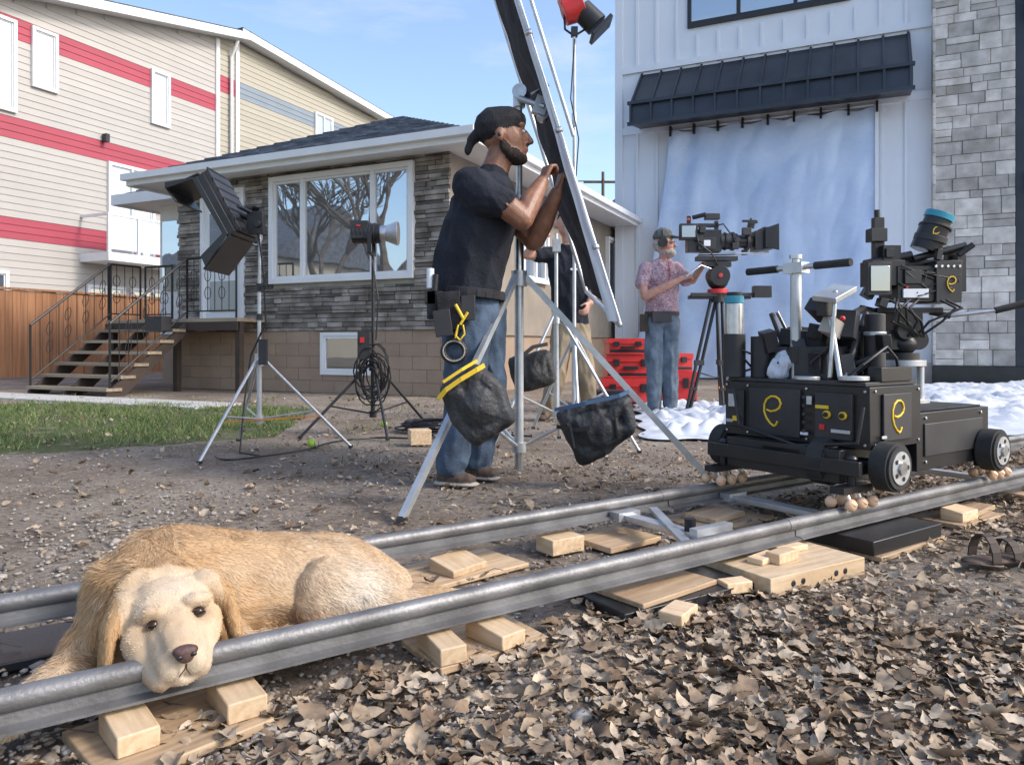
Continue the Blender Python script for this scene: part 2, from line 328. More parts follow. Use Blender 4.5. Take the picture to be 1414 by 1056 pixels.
K=76000; xy=np.c_[rng.uniform(-1.3,4.6,K),rng.uniform(.85,4.8,K)]
xy=xy[(np.abs(xy[:,0])<xy[:,1]*.74+.15)]; keep=rng.random(len(xy))<lden(xy)*np.clip(2.1/xy[:,1],.25,1)*.9; xy=xy[keep]
leaves('fallen_leaves',xy,rng.uniform(.002,.020,len(xy)),M_leaf,(.024,.056),.26)
K=60000; xy=np.c_[rng.uniform(-1.3,4.6,K),rng.uniform(.85,4.8,K)]
xy=xy[(np.abs(xy[:,0])<xy[:,1]*.74+.15)]; keep=rng.random(len(xy))<np.clip(lden(xy)+.15,0,.8)*np.clip(2.1/xy[:,1],.25,1); xy=xy[keep]
leaves('leaf_fragments',xy,rng.uniform(.0,.014,len(xy)),M_leaf,(.008,.022))
K=4200; xy=np.c_[rng.uniform(-6,6,K),rng.uniform(2.2,9.2,K)]; nm=nmask(xy,.9); xy=xy[(nm>-.1)&(np.abs(xy[:,0])<xy[:,1]*.75)]
leaves('scattered_leaves',xy,np.full(len(xy),.006),M_leaf,(.02,.055))
M_grav=rampmat('gravel_stone',[(0,(.16,.135,.11)),(.5,(.27,.235,.205)),(1,(.40,.37,.335))],.9,90)
K=26000; yy=1.2+8*rng.random(K)**1.5; xy=np.c_[(rng.random(K)*2-1)*yy*.75,yy]; nm=nmask(xy,1.1,9); xy=xy[(rng.random(K)<.4+1.3*nm)&(~lawn(xy[:,0],xy[:,1]))]; K=len(xy)
ic=bmesh.new(); bmesh.ops.create_icosphere(ic,subdivisions=1,radius=1); iv=np.array([v.co[:] for v in ic.verts]); fi=np.array([[q.index for q in f.verts] for f in ic.faces]); ic.free()
sz=rng.uniform(.002,.008,K)*np.where(rng.random(K)<.05,2.2,1); P=iv[None]*(1+rng.normal(0,.18,(K,len(iv),1))); P=P*sz[:,None,None]*np.stack([rng.uniform(.8,1.5,K),rng.uniform(.8,1.3,K),rng.uniform(.4,.8,K)],-1)[:,None]
P=np.einsum('kij,kmj->kmi',rotm(rng.uniform(0,6.28,K),np.zeros(K),np.zeros(K)),P); P[:,:,0]+=xy[:,0:1];P[:,:,1]+=xy[:,1:2]
meshnp('gravel',P.reshape(-1,3),(fi[None]+(np.arange(K)*len(iv))[:,None,None]).reshape(-1,3),M_grav,vattr=np.repeat(rng.random(K),len(iv)))
M_grass=rampmat('grass_blade',[(0,(.05,.09,.025)),(.5,(.11,.17,.05)),(.8,(.18,.23,.085)),(1,(.32,.28,.16))],.7,40)
K=120000; xy=np.c_[rng.uniform(-7.5,-.6,K),rng.uniform(4.2,9.8,K)]; nm=nmask(xy,2.2,2); nm3=nmask(xy,.6,5); nm4=nmask(xy,7,5); msk=lawn(xy[:,0],xy[:,1])&(rng.random(K)<.5+1.4*nm+.6*nm3+.8*nm4)
msk|=(rng.random(K)<.05)&(nm>.2); xy=xy[msk]; K=len(xy)
h=rng.uniform(.012,.05,K); a=rng.uniform(0,6.28,K); lean=rng.normal(0,.022,(K,2)); wd=.0028
P=np.zeros((K,4,3)); P[:,0,0]=-np.cos(a)*wd;P[:,0,1]=-np.sin(a)*wd;P[:,1]=-P[:,0]; P[:,2,0]=P[:,1,0]*.4+lean[:,0];P[:,2,1]=P[:,1,1]*.4+lean[:,1];P[:,2,2]=h;P[:,3,0]=P[:,0,0]*.4+lean[:,0];P[:,3,1]=P[:,0,1]*.4+lean[:,1];P[:,3,2]=h
P[:,:,:2]+=xy[:,None]
meshnp('grass',P.reshape(-1,3),np.arange(K*4).reshape(K,4),M_grass,vattr=np.repeat(rng.random(K),4))
b=B('twigs')
for i in range(130):
    y=R.uniform(1.0,4); x=R.uniform(-.7,.75)*y; a=R.uniform(0,6.28); l=R.uniform(.03,.13); z=R.uniform(.01,.03)
    b.tube([(x,y,z),(x+l*.5*math.cos(a),y+l*.5*math.sin(a),z+.006),(x+l*math.cos(a+.3),y+l*math.sin(a+.3),z)],R.uniform(.001,.0025),M_bark,n=5)
b.done()
# ------------------------------------------------------------------ buildings
def window(b,x0,x1,z0,z1,y,divs=(),fr=.07,gl=None,dep=.07,sill=True):
    gl=gl or M_glass; T=M_trim
    b.bx(x0-fr,x0,y-dep,y+.03,z0-fr,z1+fr,T); b.bx(x1,x1+fr,y-dep,y+.03,z0-fr,z1+fr,T)
    b.bx(x0,x1,y-dep,y+.03,z1,z1+fr,T); b.bx(x0,x1,y-dep,y+.03,z0-fr,z0,T)
    xs=[x0]+[x0+(x1-x0)*q for q in divs]+[x1]
    for q in xs[1:-1]: b.bx(q-.03,q+.03,y-dep+.012,y+.02,z0,z1,T)
    for a,c in zip(xs,xs[1:]):
        e=.035
        b.bx(a+.002,a+e,y-.03,y+.01,z0+.002,z1-.002,T); b.bx(c-e,c-.002,y-.03,y+.01,z0+.002,z1-.002,T)
        b.bx(a+e,c-e,y-.03,y+.01,z1-e,z1-.002,T); b.bx(a+e,c-e,y-.03,y+.01,z0+.002,z0+e,T)
        b.bx(a+e,c-e,y-.008,y+.005,z0+e,z1-e,gl)
def stones(b,x0,x1,z0,z1,y,rh,ln,dp,mt,ex=()):
    z=z0
    while z<z1-.01:
        h=min(R.uniform(*rh),z1-z); iv=[(x0,x1)]
        for (a,c,p,q) in ex:
            if z+h>p and z<q:
                nv=[]
                for s,e in iv:
                    if c<=s or a>=e: nv.append((s,e))
                    else:
                        if a>s: nv.append((s,a))
                        if c<e: nv.append((c,e))
                iv=nv
        for s,e in iv:
            x=s
            while x<e-.01:
                l=R.uniform(*ln); l=l if x+l<e-.06 else e-x
                if h>.2 and R.random()<.3 and l>.25:
                    hh=h*R.uniform(.4,.6)
                    b.bx(x+.004,x+l-.004,y-R.uniform(*dp),y+.01,z+.004,z+hh-.004,mt); b.bx(x+.004,x+l-.004,y-R.uniform(*dp),y+.01,z+hh+.004,z+h-.004,mt)
                else: b.bx(x+.003,x+l-.003,y-R.uniform(*dp),y+.01,z+.003,z+h-.003,mt)
                x+=l
        z+=h
H=empty('bungalow_house',(-.817,9.45,0),HR)
b=B('walls',parent=H); b.bx(-4.71,0,.02,10,.84,3.12,M_mortar); b.bx(-6.4,-4.71,1.02,8,.84,3.12,M_trim)
b.bx(-4.70,-.01,.03,9.9,-.2,.84,M_found); b.bx(-6.38,-4.71,1.05,7.9,-.2,.84,M_found)
b.bx(-.02,.03,.0,10.02,.8,3.12,M_stuc)
b.done()
b=B('foundation_blocks',parent=H)
for r in range(5):
    x=-4.72-(.2 if r%2 else 0)
    while x<.02:
        x1=min(.03,x+.42); xx=max(x,-4.72)
        if not (xx<-1.15 and x1>-2.0 and r>1) : 
            if x1-xx>.02: b.bx(xx+.003,x1-.003,-.01,.035,r*.17,r*.17+.166,M_found)
        else:
            if xx<-2.0: b.bx(xx+.003,-2.0,-.01,.035,r*.17,r*.17+.166,M_found)
            if x1>-1.15: b.bx(-1.15,x1-.003,-.01,.035,r*.17,r*.17+.166,M_found)
        x+=.42
b.done()
b=B('stone_veneer',parent=H,bevel=.004); ex=[(-2.88,-.47,1.5,3.04),(-4.28,-3.38,.9,2.98)]
stones(b,-4.74,.05,.85,3.1,.0,(.035,.075),(.12,.45),(.015,.06),M_ledge,ex); b.done()
b=B('windows',parent=H); window(b,-2.81,-.54,1.59,2.96,-.03,(.23,.75),.07,M_glass,.06)
window(b,-1.95,-1.22,.3,.78,-.0,(),.05,M_glassd,.04)
b.done()
b=B('side_windows',(.035,2.2,0),rad(90),parent=H); window(b,0,.9,1.7,2.8,0,(.5,),.06,M_glass); window(b,4.2,5.2,1.7,2.8,0,(.5,),.06,M_glass); b.done()
b=B('front_door',parent=H); b.bx(-4.25,-4.18,-.06,.03,1.05,2.95,M_trim);b.bx(-3.45,-3.38,-.06,.03,1.05,2.95,M_trim);b.bx(-4.18,-3.45,-.06,.03,2.88,2.95,M_trim)
b.bx(-4.18,-3.45,-.02,.03,1.05,2.88,M_trim); b.bx(-4.08,-3.55,-.03,-.018,1.75,2.75,M_glass); b.bx(-4.08,-3.55,-.03,-.018,1.15,1.6,M_curt); b.ell((-3.52,-.05,1.85),.025,M_steel)
b.bx(-5.7,-4.95,.98,1.01,1.05,2.85,M_trim); b.bx(-5.6,-5.05,.96,.985,1.7,2.75,M_glassd); b.bx(-6.3,-5.85,.98,1.01,1.6,2.8,M_glass); b.done()
b=B('roof',parent=H)
def hip(x0,x1,y0,y1,z,rise,mt):
    wd=(x1-x0)/2; n=16
    for i in range(n):
        a=i/n; c=(i+1)/n; za=z+rise*a+.02; zb=z+rise*c; o=wd
        A=[(x0+o*a,y0+o*a),(x1-o*a,y0+o*a),(x1-o*a,y1-o*a),(x0+o*a,y1-o*a)]; C=[(x0+o*c,y0+o*c),(x1-o*c,y0+o*c),(x1-o*c,y1-o*c),(x0+o*c,y1-o*c)]
        for k in range(4):
            p,q=A[k],A[(k+1)%4]; r,s=C[(k+1)%4],C[k]
            m=16
            for j in range(m):
                f,g2=j/m,(j+1)/m
                L1=(p[0]+(q[0]-p[0])*f,p[1]+(q[1]-p[1])*f,za);L2=(p[0]+(q[0]-p[0])*g2,p[1]+(q[1]-p[1])*g2,za)
                U1=(s[0]+(r[0]-s[0])*f,s[1]+(r[1]-s[1])*f,zb);U2=(s[0]+(r[0]-s[0])*g2,s[1]+(r[1]-s[1])*g2,zb)
                b.add([L1,L2,U2,U1],[(0,1,2,3)],mt)
                b.add([L1,L2,(L2[0],L2[1],za-.02),(L1[0],L1[1],za-.02)],[(0,1,2,3)],mt)
hip(-5.3,.56,-.42,10.6,3.22,1.33,M_shing)
hip(-6.95,-3.2,.55,8.5,3.21,1.0,M_shing); b.done()
b=B('eaves',parent=H)
b.bx(-5.3,.56,-.42,10.6,3.10,3.13,M_trim); b.bx(-6.95,-5.25,.55,8.5,3.09,3.12,M_trim)
def gut(x0,x1,y0,y1): b.bx(x0,x1,y0,y1,3.06,3.235,M_trim)
gut(-5.33,.59,-.47,-.42); gut(.56,.63,-.42,10.6); gut(-5.37,-5.3,-.42,.55); gut(-6.98,-5.37,.5,.55); gut(-7.0,-6.95,.55,8.5)
b.bx(-5.36,.66,-.55,-.47,3.13,3.225,M_trim); b.bx(.63,.70,-.5,10.6,3.13,3.225,M_trim)
b.done()
b=B('entry_stairs',parent=H)
b.bx(-5.6,-2.95,-.6,0,.98,1.03,M_deck); b.bx(-5.6,-2.95,-.62,-.58,.86,.975,M_dkstair)
for x in(-5.55,-4.2,-3.0): b.bx(x-.04,x+.04,-.55,-.47,-.1,.98,M_dkstair)
for i in range(6):
    z=.86-i*.155; y=-.62-i*.2; b.bx(-5.5,-3.88,y-.24,y-.02,z-.02,z+.02,M_deck)
for x in(-5.46,-3.92,-4.7): b.prism([(x-.02,-.6,.82),(x-.02,-.6,.98),(x-.02,-1.85,.04),(x-.02,-1.85,-.1),(x-.02,-1.7,-.1)],(.04,0,0),M_dkstair)
def railing(p0,p1,hh=.85,nb=9):
    p0=Vector(p0);p1=Vector(p1)
    b.cyl(p0+Vector((0,0,hh)),p1+Vector((0,0,hh)),.018,M_iron,n=6); b.cyl(p0+Vector((0,0,.1)),p1+Vector((0,0,.1)),.010,M_iron,n=6)
    for i in range(nb+1):
        q=p0.lerp(p1,i/nb); b.cyl(q+Vector((0,0,0 if i in(0,nb) else .1)),q+Vector((0,0,hh)),.016 if i in(0,nb) else .006,M_iron,n=5)
        if 0<i<nb and i%2:
            dd=(p1-p0).normalized()
            for k2 in range(2):
                c=q+Vector((0,0,.35+.25*k2)); b.tube([c+dd*.06*math.cos(a)+Vector((0,0,.09*math.sin(a))) for a in np.linspace(0,6.28,9)],.005,M_iron,n=4,joint=False)
railing((-5.5,-.6,1.03),(-5.5,-1.8,.08)); railing((-3.9,-.6,1.03),(-3.9,-1.8,.08)); railing((-3.9,-.6,1.03),(-2.97,-.6,1.03),.85,7); railing((-5.55,-.6,1.03),(-5.55,-.05,1.03),.85,4); railing((-5.5,.0,1.03),(-4.9,.0,1.03),.85,4)
b.done()
b=B('house_fixtures',parent=H); b.bx(-3.22,-3.12,-.16,-.05,2.35,2.6,M_blk); b.bx(-3.25,-3.09,-.18,-.05,2.6,2.63,M_blk)
b.cyl((-3.12,-.07,2.2),(-3.12,-.055,2.2),.11,M_trim,n=20); b.cyl((-3.12,-.075,2.2),(-3.12,-.07,2.2),.095,M_blk,n=20)
b.box((-4.0,-1.0,.95),(.32,.16,.2),M_blkp); b.done()
AR=HR+rad(90); A=empty('apartment_building',(-14.07,20.5,0),AR)
def zr(s): return 10.32+.218*s if s<8.5 else 12.17-.06*(s-8.5)
b=B('siding',parent=A)
def lap(x0,x1,z,h,mt,y=0):
    b.add([(x0,y-.018,z),(x1,y-.018,z),(x1,y,z+h),(x0,y,z+h)],[(0,1,2,3)],mt); b.add([(x0,y-.018,z),(x1,y-.018,z),(x1,y+.001,z-.002),(x0,y+.001,z-.002)],[(0,1,2,3)],mt)
z=0; hs=.2
while z<12.2:
    red=any(p<=z+.1<=q for p,q in((9.17,9.72),(6.4,7.0),(3.6,4.2)))
    xs=max(-7,(z+hs-10.32)/.218)
    if xs<7.6: lap(xs,7.6,z,hs,M_sidr if red else M_sid)
    if xs<8.5: lap(max(xs,7.6),8.5,z,hs,M_sidy if not(9.9<z<10.4) else M_sidr)
    xe=17.5 if z<11.4 else 17.5-(z+hs-11.6)/.06
    if xe>8.6: lap(8.6,min(17.5,xe),z,hs,M_sidb if 9.85<z<10.45 else M_sidy,-.05)
    z+=hs
b.done()
b=B('walls',parent=A)
b.prism([(-7,.02,0),(-7,.02,8.79),(8.5,.02,12.15),(17.5,.02,11.6),(17.5,.02,0)],(0,12,0),M_sid)
for x in(7.6,8.55,17.45): b.bx(x-.08,x+.08,-.08,.02,0,zr(x)-.1,M_trim)
b.done()
b=B('roof_edge',parent=A)
for (x0,x1) in((-7.5,8.7),(8.3,18.2)):
    z0,z1=zr(x0)if x0<8 else 12.19,zr(min(x1,8.5)) if x1<10 else 11.58
    b.prism([(x0,-.6,z0-.05),(x1,-.6,z1-.05),(x1,-.6,z1+.22),(x0,-.6,z0+.22)],(0,.05,0),M_trim)
    b.prism([(x0,-.55,z0),(x1,-.55,z1),(x1,-.55,z1+.12),(x0,-.55,z0+.12)],(0,13,0),M_trim)
    b.prism([(x0,-.58,z0+.23),(x1,-.58,z1+.23),(x1,-.58,z1+.27),(x0,-.58,z0+.27)],(0,13,0),M_shing)
b.tube([(8.2,-.45,11.95),(8.2,-.12,11.4),(8.2,-.12,.2)],.06,M_trim); b.done()
b=B('windows',parent=A)
window(b,.92,1.5,8.1,9.65,-.03,(),.09,M_curt); window(b,4.86,5.42,8.1,9.75,-.03,(),.09,M_curt); window(b,-.9,.32,7.2,9.6,-.03,(.5,),.09,M_curt)
window(b,13.0,14.0,9.5,10.6,-.08,(.5,),.09,M_curt); window(b,3.3,4.8,3.5,6.3,-.03,(.5,),.1,M_curt); window(b,2.6,3.7,1.0,2.4,-.03,(.5,),.09,M_glassd); window(b,4.1,5.6,.6,2.4,-.03,(.5,),.09,M_glassd); window(b,-2.5,.1,.8,2.6,-.03,(.5,),.09,M_glassd); b.done()
b=B('balcony',parent=A); b.bx(2.3,5.4,-1.3,0,3.15,3.4,M_trim)
for x in(2.35,3.35,4.4,5.35): b.bx(x-.04,x+.04,-1.28,-1.2,3.4,4.5,M_trim)
b.bx(2.3,5.4,-1.28,-1.2,4.5,4.57,M_trim); b.bx(2.31,2.39,-1.2,0,4.5,4.57,M_trim); b.bx(5.31,5.39,-1.2,0,4.5,4.57,M_trim); b.bx(2.4,5.3,-1.245,-1.235,3.5,4.48,M_curt)
b.bx(3.0,3.12,-.25,-.05,6.95,7.2,M_blk); b.done()
b=B('wooden_fence',(-9.47,13.8,0),AR)
x=-3
while x<7:
    b.bx(x,x+.135,-.012-R.uniform(0,.006),.012,.04,1.68+R.uniform(-.008,.008),M_fence); x+=.14
b.bx(-3,7,.013,.06,.35,.45,M_fence); b.bx(-3,7,.013,.06,1.3,1.4,M_fence); b.bx(-3,7,-.05,.07,1.69,1.73,M_fence)
b.done()
W=empty('modern_white_house',(7.36,13.0,0),HR)
b=B('walls',parent=W); b.bx(-5.72,.0,0,9,0,11,M_wht)
x=-5.7
while x<-.05:
    for z0,z1 in((0,4.95),(6.2,11)):
        if -4.75<x<-.85 and z0==0: continue
        if -4.4<x<-1.2 and z0>1: b.bx(x-.025,x+.025,-.035,.0,6.2,6.78,M_wht); continue
        b.bx(x-.025,x+.025,-.035,0,z0,z1,M_wht)
    x+=.405
b.bx(-5.76,-5.6,-.045,.0,0,11,M_wht); b.bx(-5.6,-.02,-.05,0,6.2,6.33,M_wht); b.bx(-5.6,-.02,-.04,0,4.95,5.1,M_wht); b.bx(-5.6,-.02,-.05,0,-.1,.35,M_mortar)
b.done()
b=B('upper_window',parent=W); 
b.bx(-4.27,-1.32,-.06,.0,6.92,6.99,M_blk); b.bx(-4.27,-1.32,-.06,0,8.4,8.47,M_blk)
for x in(-4.27,-3.33,-2.3,-1.39): b.bx(x,x+.07,-.055,0,6.99,8.4,M_blk)
for a,c in((-4.2,-3.33),(-3.26,-2.3),(-2.23,-1.39)):
    b.bx(a,c,-.02,-.005,6.99,8.4,M_glass); b.bx(a,c,-.035,-.02,7.0,7.04,M_blk)
b.done()
b=B('metal_awning',parent=W)
b.prism([(-5.23,0,6.15),(-5.23,-.8,5.32),(-5.23,-.84,4.93),(-5.23,-.8,4.93),(-5.23,0,5.05)],(4.86,0,0),M_awn)
for i in range(13):
    x=-5.2+i*.4; b.beam((x,-.0,6.17),(x,-.81,5.335),.035,.035,M_awn); b.bx(x-.02,x+.02,-.86,-.83,4.95,5.32,M_awn)
b.bx(-5.26,-.34,-.87,-.80,5.3,5.36,M_awn); b.bx(-5.26,-.34,-.87,-.8,4.9,4.96,M_awn); b.done()
b=B('stone_pillar',parent=W,bevel=.01); b.bx(.0,3.6,-.22,8,0,11,M_mortar)
stones(b,-.02,1.15,.3,11,-.22,(.12,.30),(.16,.55),(.02,.05),M_stone); stones(b,1.6,3.6,.3,11,-.22,(.12,.30),(.16,.55),(.02,.05),M_stone)
z=.3
while z<11: 
    h=R.uniform(.15,.27); b.bx(-.045,-.0,-.27,.05,z+.003,z+h-.003,M_stone); z+=h
b.bx(-.05,3.6,-.32,-.2,0,.3,M_blk); b.bx(1.15,1.6,-.24,-.2,0,11,M_awn); b.done()
b=B('wall_lantern',parent=W); b.bx(1.3,1.5,-.4,-.24,6.0,6.5,M_blk); b.bx(1.3,1.5,-.4,-.24,3.2,3.5,M_blk); b.done()
pm=mat('plastic_film',(.42,.55,.78),.28,var=.10,scale=.9,bump=.15,bscale=5,col2=(.54,.65,.83))
def sheet(name,fx,fy,fn,parent,mt,loc=(0,0,0),rz=0):
    P=np.array([[fn(i/(fx-1),j/(fy-1)) for j in range(fy)] for i in range(fx)]).reshape(-1,3); q=np.arange(fx*fy).reshape(fx,fy)
    return meshnp(name,P,np.stack([q[:-1,:-1],q[1:,:-1],q[1:,1:],q[:-1,1:]],-1).reshape(-1,4),mt,loc=loc,rz=rz,parent=parent,smooth=True)
def ps(a,c):
    z=4.88*(1-c)+.02; fl=c**1.3
    x=-4.59+3.68*a-.75*fl*(1-a)**3+.1*fl*a**3
    e=math.exp(-a*6)+math.exp(-(1-a)*9)*.5
    y=-.14-.05*math.sin(a*42+1.5*math.sin(c*3))*(.08+1.0*e)-.05*noise.noise(Vector((a*5,c*4,0)))*(.4+fl)-.06*abs(noise.noise(Vector((a*9+c*4,c*5-a*3,3))))-.2*fl*fl
    z+= -.06*math.sin(a*math.pi*6)**2*(1-c)
    return (x,y,z)
sheet('plastic_sheet',140,110,ps,None,pm,(7.36,13.0,0),HR)
b=B('sheet_batten',(7.36,13.0,0),HR); b.beam((-4.68,-.1,4.9),(-.85,-.1,4.93),.05,.03,M_wht)
for i in range(9): b.bx(-4.6+i*.46,-4.56+i*.46,-.2,-.07,4.78,4.98,M_blk)
b.bx(-4.62,-4.56,-.16,-.1,.1,4.9,M_wht); b.bx(-.93,-.87,-.18,-.1,.1,4.9,M_wht)
b.done()
M_tarp=mat('white_tarp',(.56,.61,.70),.5,var=.08,scale=3,bump=.4,bscale=12,col2=(.68,.71,.76))
def tp(x0,x1,y0,y1,sx=0):
    def f(a,c):
        x=x0+(x1-x0)*a+sx*c+.25*noise.noise(Vector((c*5,a,1))); y=y0+(y1-y0)*c+.35*noise.noise(Vector((a*5,c,8)))
        e=min(a,1-a,c,1-c)*8; return (x,y,.012+min(1,e)*(.10*abs(noise.noise(Vector((x*3,y*3,0))))+.12*max(0,noise.noise(Vector((x*1.2,y*1.2,5))))+.07*abs(noise.noise(Vector((x*8,y*8,2))))))
    return f
sheet('ground_tarp',90,90,tp(.95,2.5,5.2,8.2,.4),None,M_tarp); sheet('ground_tarp',130,130,tp(2.6,8,5.4,12.2,.8),None,M_tarp)
b=B('footpath',(-.817,9.45,0),HR); 
for i in range(7): b.bx(-8.5+i*1.0,-7.52+i*1.0,-2.6,-1.95,-.03,.012,M_mortar)
b.done()
b=B('utility_pole',(6.1,50,0)); b.cyl((0,0,0),(0,0,12.2),.15,M_bark,r1=.1,n=8); b.beam((-1.3,0,11.5),(1.3,0,11.5),.1,.12,M_bark)
for z,x in((11.6,-1.2),(11.6,1.2),(10.2,0)): b.tube([(x-30,3,z+1),(x-15,1,z),(x,0,z),(x+15,-1,z-.3),(x+30,-2,z+.6)],.02,M_blk,n=4,joint=False)
b.done()
b=B('distant_house',(4.8,34,0),HR); b.bx(-3,3,0,6,0,4.8,M_sid); b.prism([(-3.4,-.4,4.8),(3.4,-.4,4.8),(0,-.4,7.2)],(0,7,0),M_shing); b.bx(-1,0,-.03,0,2.5,3.6,M_glassd); b.done()
def tree(loc,seed):
    r=random.Random(seed); b=B('bare_tree',loc)
    def br(p,d,l,rr,n):
        q=p+d*l; b.cyl(p,q,rr,M_bark,r1=rr*.72,n=6 if n>2 else 4)
        if n==0: return
        for i in range(3):
            nd=(d+Vector((r.uniform(-1,1),r.uniform(-1,1),r.uniform(-.35,.7)))*.62).normalized(); br(q,nd,l*r.uniform(.66,.86),rr*.62,n-1)
    br(Vector((0,0,0)),Vector((0,0,1)),2.4,.2,6); b.done()
tree((-13,3.2,0),1); tree((-19,2.5,0),2); tree((-15,-3,0),4); tree((-5,-10,0),5)
b=B('neighbour_house',(-27,-2,0),rad(60)); b.bx(-5,5,0,8,0,4.5,M_sidy); b.prism([(-5.4,-.4,4.5),(5.4,-.4,4.5),(0,-.4,7.5)],(0,9,0),M_shing); window(b,-3,-1,1.2,2.6,-.02,(.5,)); window(b,1,3,1.2,2.6,-.02,(.5,)); b.done()
# ------------------------------------------------------------------ dolly track
TL=(T0[0],T0[1],0)
b=B('dolly_track',TL,TR)
prof=[(-.030,.070),(.030,.070),(.030,.075),(.007,.078),(.006,.096)]+[(.019*math.sin(a),.115-.019*math.cos(a)) for a in np.linspace(.45,2*math.pi-.45,18)]+[(-.006,.096),(-.007,.078),(-.030,.075)]
for y in(0,.53):
    for (x0,x1) in((-2.4,-.02 if y else -.9),(-.9+(.88 if y else 0),2.02),(2.026,5.5)):
        vs=[(x,y+p,z) for x in(x0,x1) for p,z in prof]; n=len(prof)
        b.add(vs,[(i,(i+1)%n,n+(i+1)%n,n+i) for i in range(n)]+[list(range(n))[::-1],list(range(n,2*n))],M_rail)
    b.cyl((1.985,y,.115),(2.06,y,.115),.0203,M_rail,n=18)
for x in(-.35,.80,1.78,2.35,3.6): 
    b.bx(x-.025,x+.025,.03,.50,.072,.086,M_alu); b.bx(x-.004,x+.004,.03,.5,.06,.072,M_alu)
    b.bx(x-.05,x+.05,.012,.06,.066,.095,M_alu); b.bx(x-.05,x+.05,.47,.518,.066,.095,M_alu)
b.beam((1.62,.05,.09),(1.9,.48,.09),.03,.012,M_alu); b.bx(1.70,1.86,.1,.13,.086,.12,M_alu); b.cyl((1.78,.2,.086),(1.78,.2,.125),.018,M_blk)
b.done()
def plank(name,cx,cy,sx,sy,z0,h,rot,mt,holes=False,wedge=0):
    p=trk(cx,cy); b=B(name,(p[0],p[1],0),TR+rad(rot),bevel=.003)
    if wedge:
        b.prism([(-sx/2,-sy/2,z0),(-sx/2,sy/2,z0),(-sx/2,sy/2,z0+h),(-sx/2,-sy/2,z0+h*wedge)],(sx,0,0),mt)
    else: b.bx(-sx/2,sx/2,-sy/2,sy/2,z0,z0+h,mt)
    if holes:
        for q in(-.07,.07,-.11,.11)[:holes]: b.cyl((q*1.0,-sy/2-.0015,z0+h*.5),(q,-sy/2+.004,z0+h*.5),.010,M_blk,n=10)
    b.done()
P_=plank
P_('plywood_board',.24,-.02,.27,.22,.0,.018,12,M_ply)
P_('wood_wedge',.175,-.035,.065,.11,.018,.045,8,M_wed,wedge=.75); P_('wood_wedge',.35,-.022,.07,.12,.018,.045,4,M_wed,wedge=.8)
P_('plywood_board',.87,-.0,.28,.18,.002,.016,0,M_ply); P_('wood_wedge',.765,-.03,.06,.12,.018,.045,-4,M_wed,wedge=.8); P_('wood_wedge',.90,-.03,.07,.12,.018,.045,10,M_wed,wedge=.7)
P_('apple_box',1.46,.02,.46,.26,.0,.028,-3,M_blk); P_('plywood_board',1.42,.02,.3,.22,.028,.014,5,M_ply); P_('wood_wedge',1.34,-.16,.10,.06,.01,.03,20,M_wed); P_('wood_wedge',1.62,-.1,.08,.05,.01,.03,-15,M_wed)
P_('apple_box',1.88,-.05,.40,.28,.0,.052,-4,M_apb,holes=4); P_('wood_wedge',1.80,-.06,.11,.05,.052,.017,8,M_wed); P_('wood_wedge',1.95,-.03,.11,.06,.052,.017,-6,M_wed); P_('wood_wedge',1.84,-.09,.10,.045,.052,.03,4,M_wed)
P_('apple_box',2.42,-.03,.42,.24,.018,.045,0,M_blk); P_('plywood_board',2.44,-.04,.44,.24,.0,.017,2,M_ply)
P_('plywood_board',3.02,-.02,.34,.2,.0,.018,0,M_ply); P_('wood_wedge',2.95,-.06,.12,.08,.018,.045,0,M_wed,wedge=.8); P_('plywood_board',3.12,-.03,.2,.1,.019,.02,6,M_ply)
P_('plywood_board',3.75,-.02,.34,.2,.0,.03,0,M_ply); P_('wood_wedge',3.75,-.04,.12,.12,.03,.038,0,M_wed)
P_('plywood_board',1.12,.5,.36,.22,.0,.014,6,M_ply); P_('wood_wedge',1.1,.47,.14,.1,.014,.04,15,M_wed,wedge=.5)
P_('plywood_board',.66,.5,.26,.2,.0,.02,0,M_ply); P_('wood_wedge',.66,.47,.1,.1,.02,.045,0,M_wed,wedge=.7)
P_('wood_wedge',1.5,.5,.13,.09,.0,.05,0,M_wed); P_('plywood_board',1.72,.48,.24,.2,.0,.02,3,M_ply); P_('plywood_board',2.22,.46,.36,.26,.0,.022,0,M_ply); P_('plywood_board',2.2,.46,.2,.14,.023,.02,8,M_ply)
P_('plywood_board',0,.53,.3,.2,0,.02,0,M_blk)
# ------------------------------------------------------------------ camera dolly
p=trk(2.42,0); DO=empty('camera_dolly',(p[0],p[1],0),TR)
b=B('chassis',parent=DO,bevel=.006)
b.bx(-.03,.30,-.035,.565,.315,.525,M_blk); b.bx(.302,.86,-.02,.55,.21,.42,M_blk); b.bx(-.10,.30,.03,.50,.20,.313,M_blk)
b.bx(-.045,-.03,.02,.16,.34,.5,M_blkp); b.bx(-.045,-.03,.22,.44,.33,.505,M_blkp); b.bx(-.04,-.03,.47,.55,.35,.49,M_blkp)
b.bx(-.12,-.1,-.05,.58,.235,.285,M_blk); b.bx(-.10,-.03,.18,.34,.24,.30,M_blkp); b.bx(.86,.93,.05,.48,.22,.3,M_blk)
b.bx(-.03,.3,-.02,.55,.526,.54,M_blkp); b.bx(.32,.84,.0,.53,.421,.427,M_rub)
b.bx(.04,.22,-.045,-.036,.34,.5,M_blkp); b.bx(.35,.8,-.026,-.021,.26,.38,M_blkp)
b.done()
b=B('panel_details',parent=DO,bevel=.001)
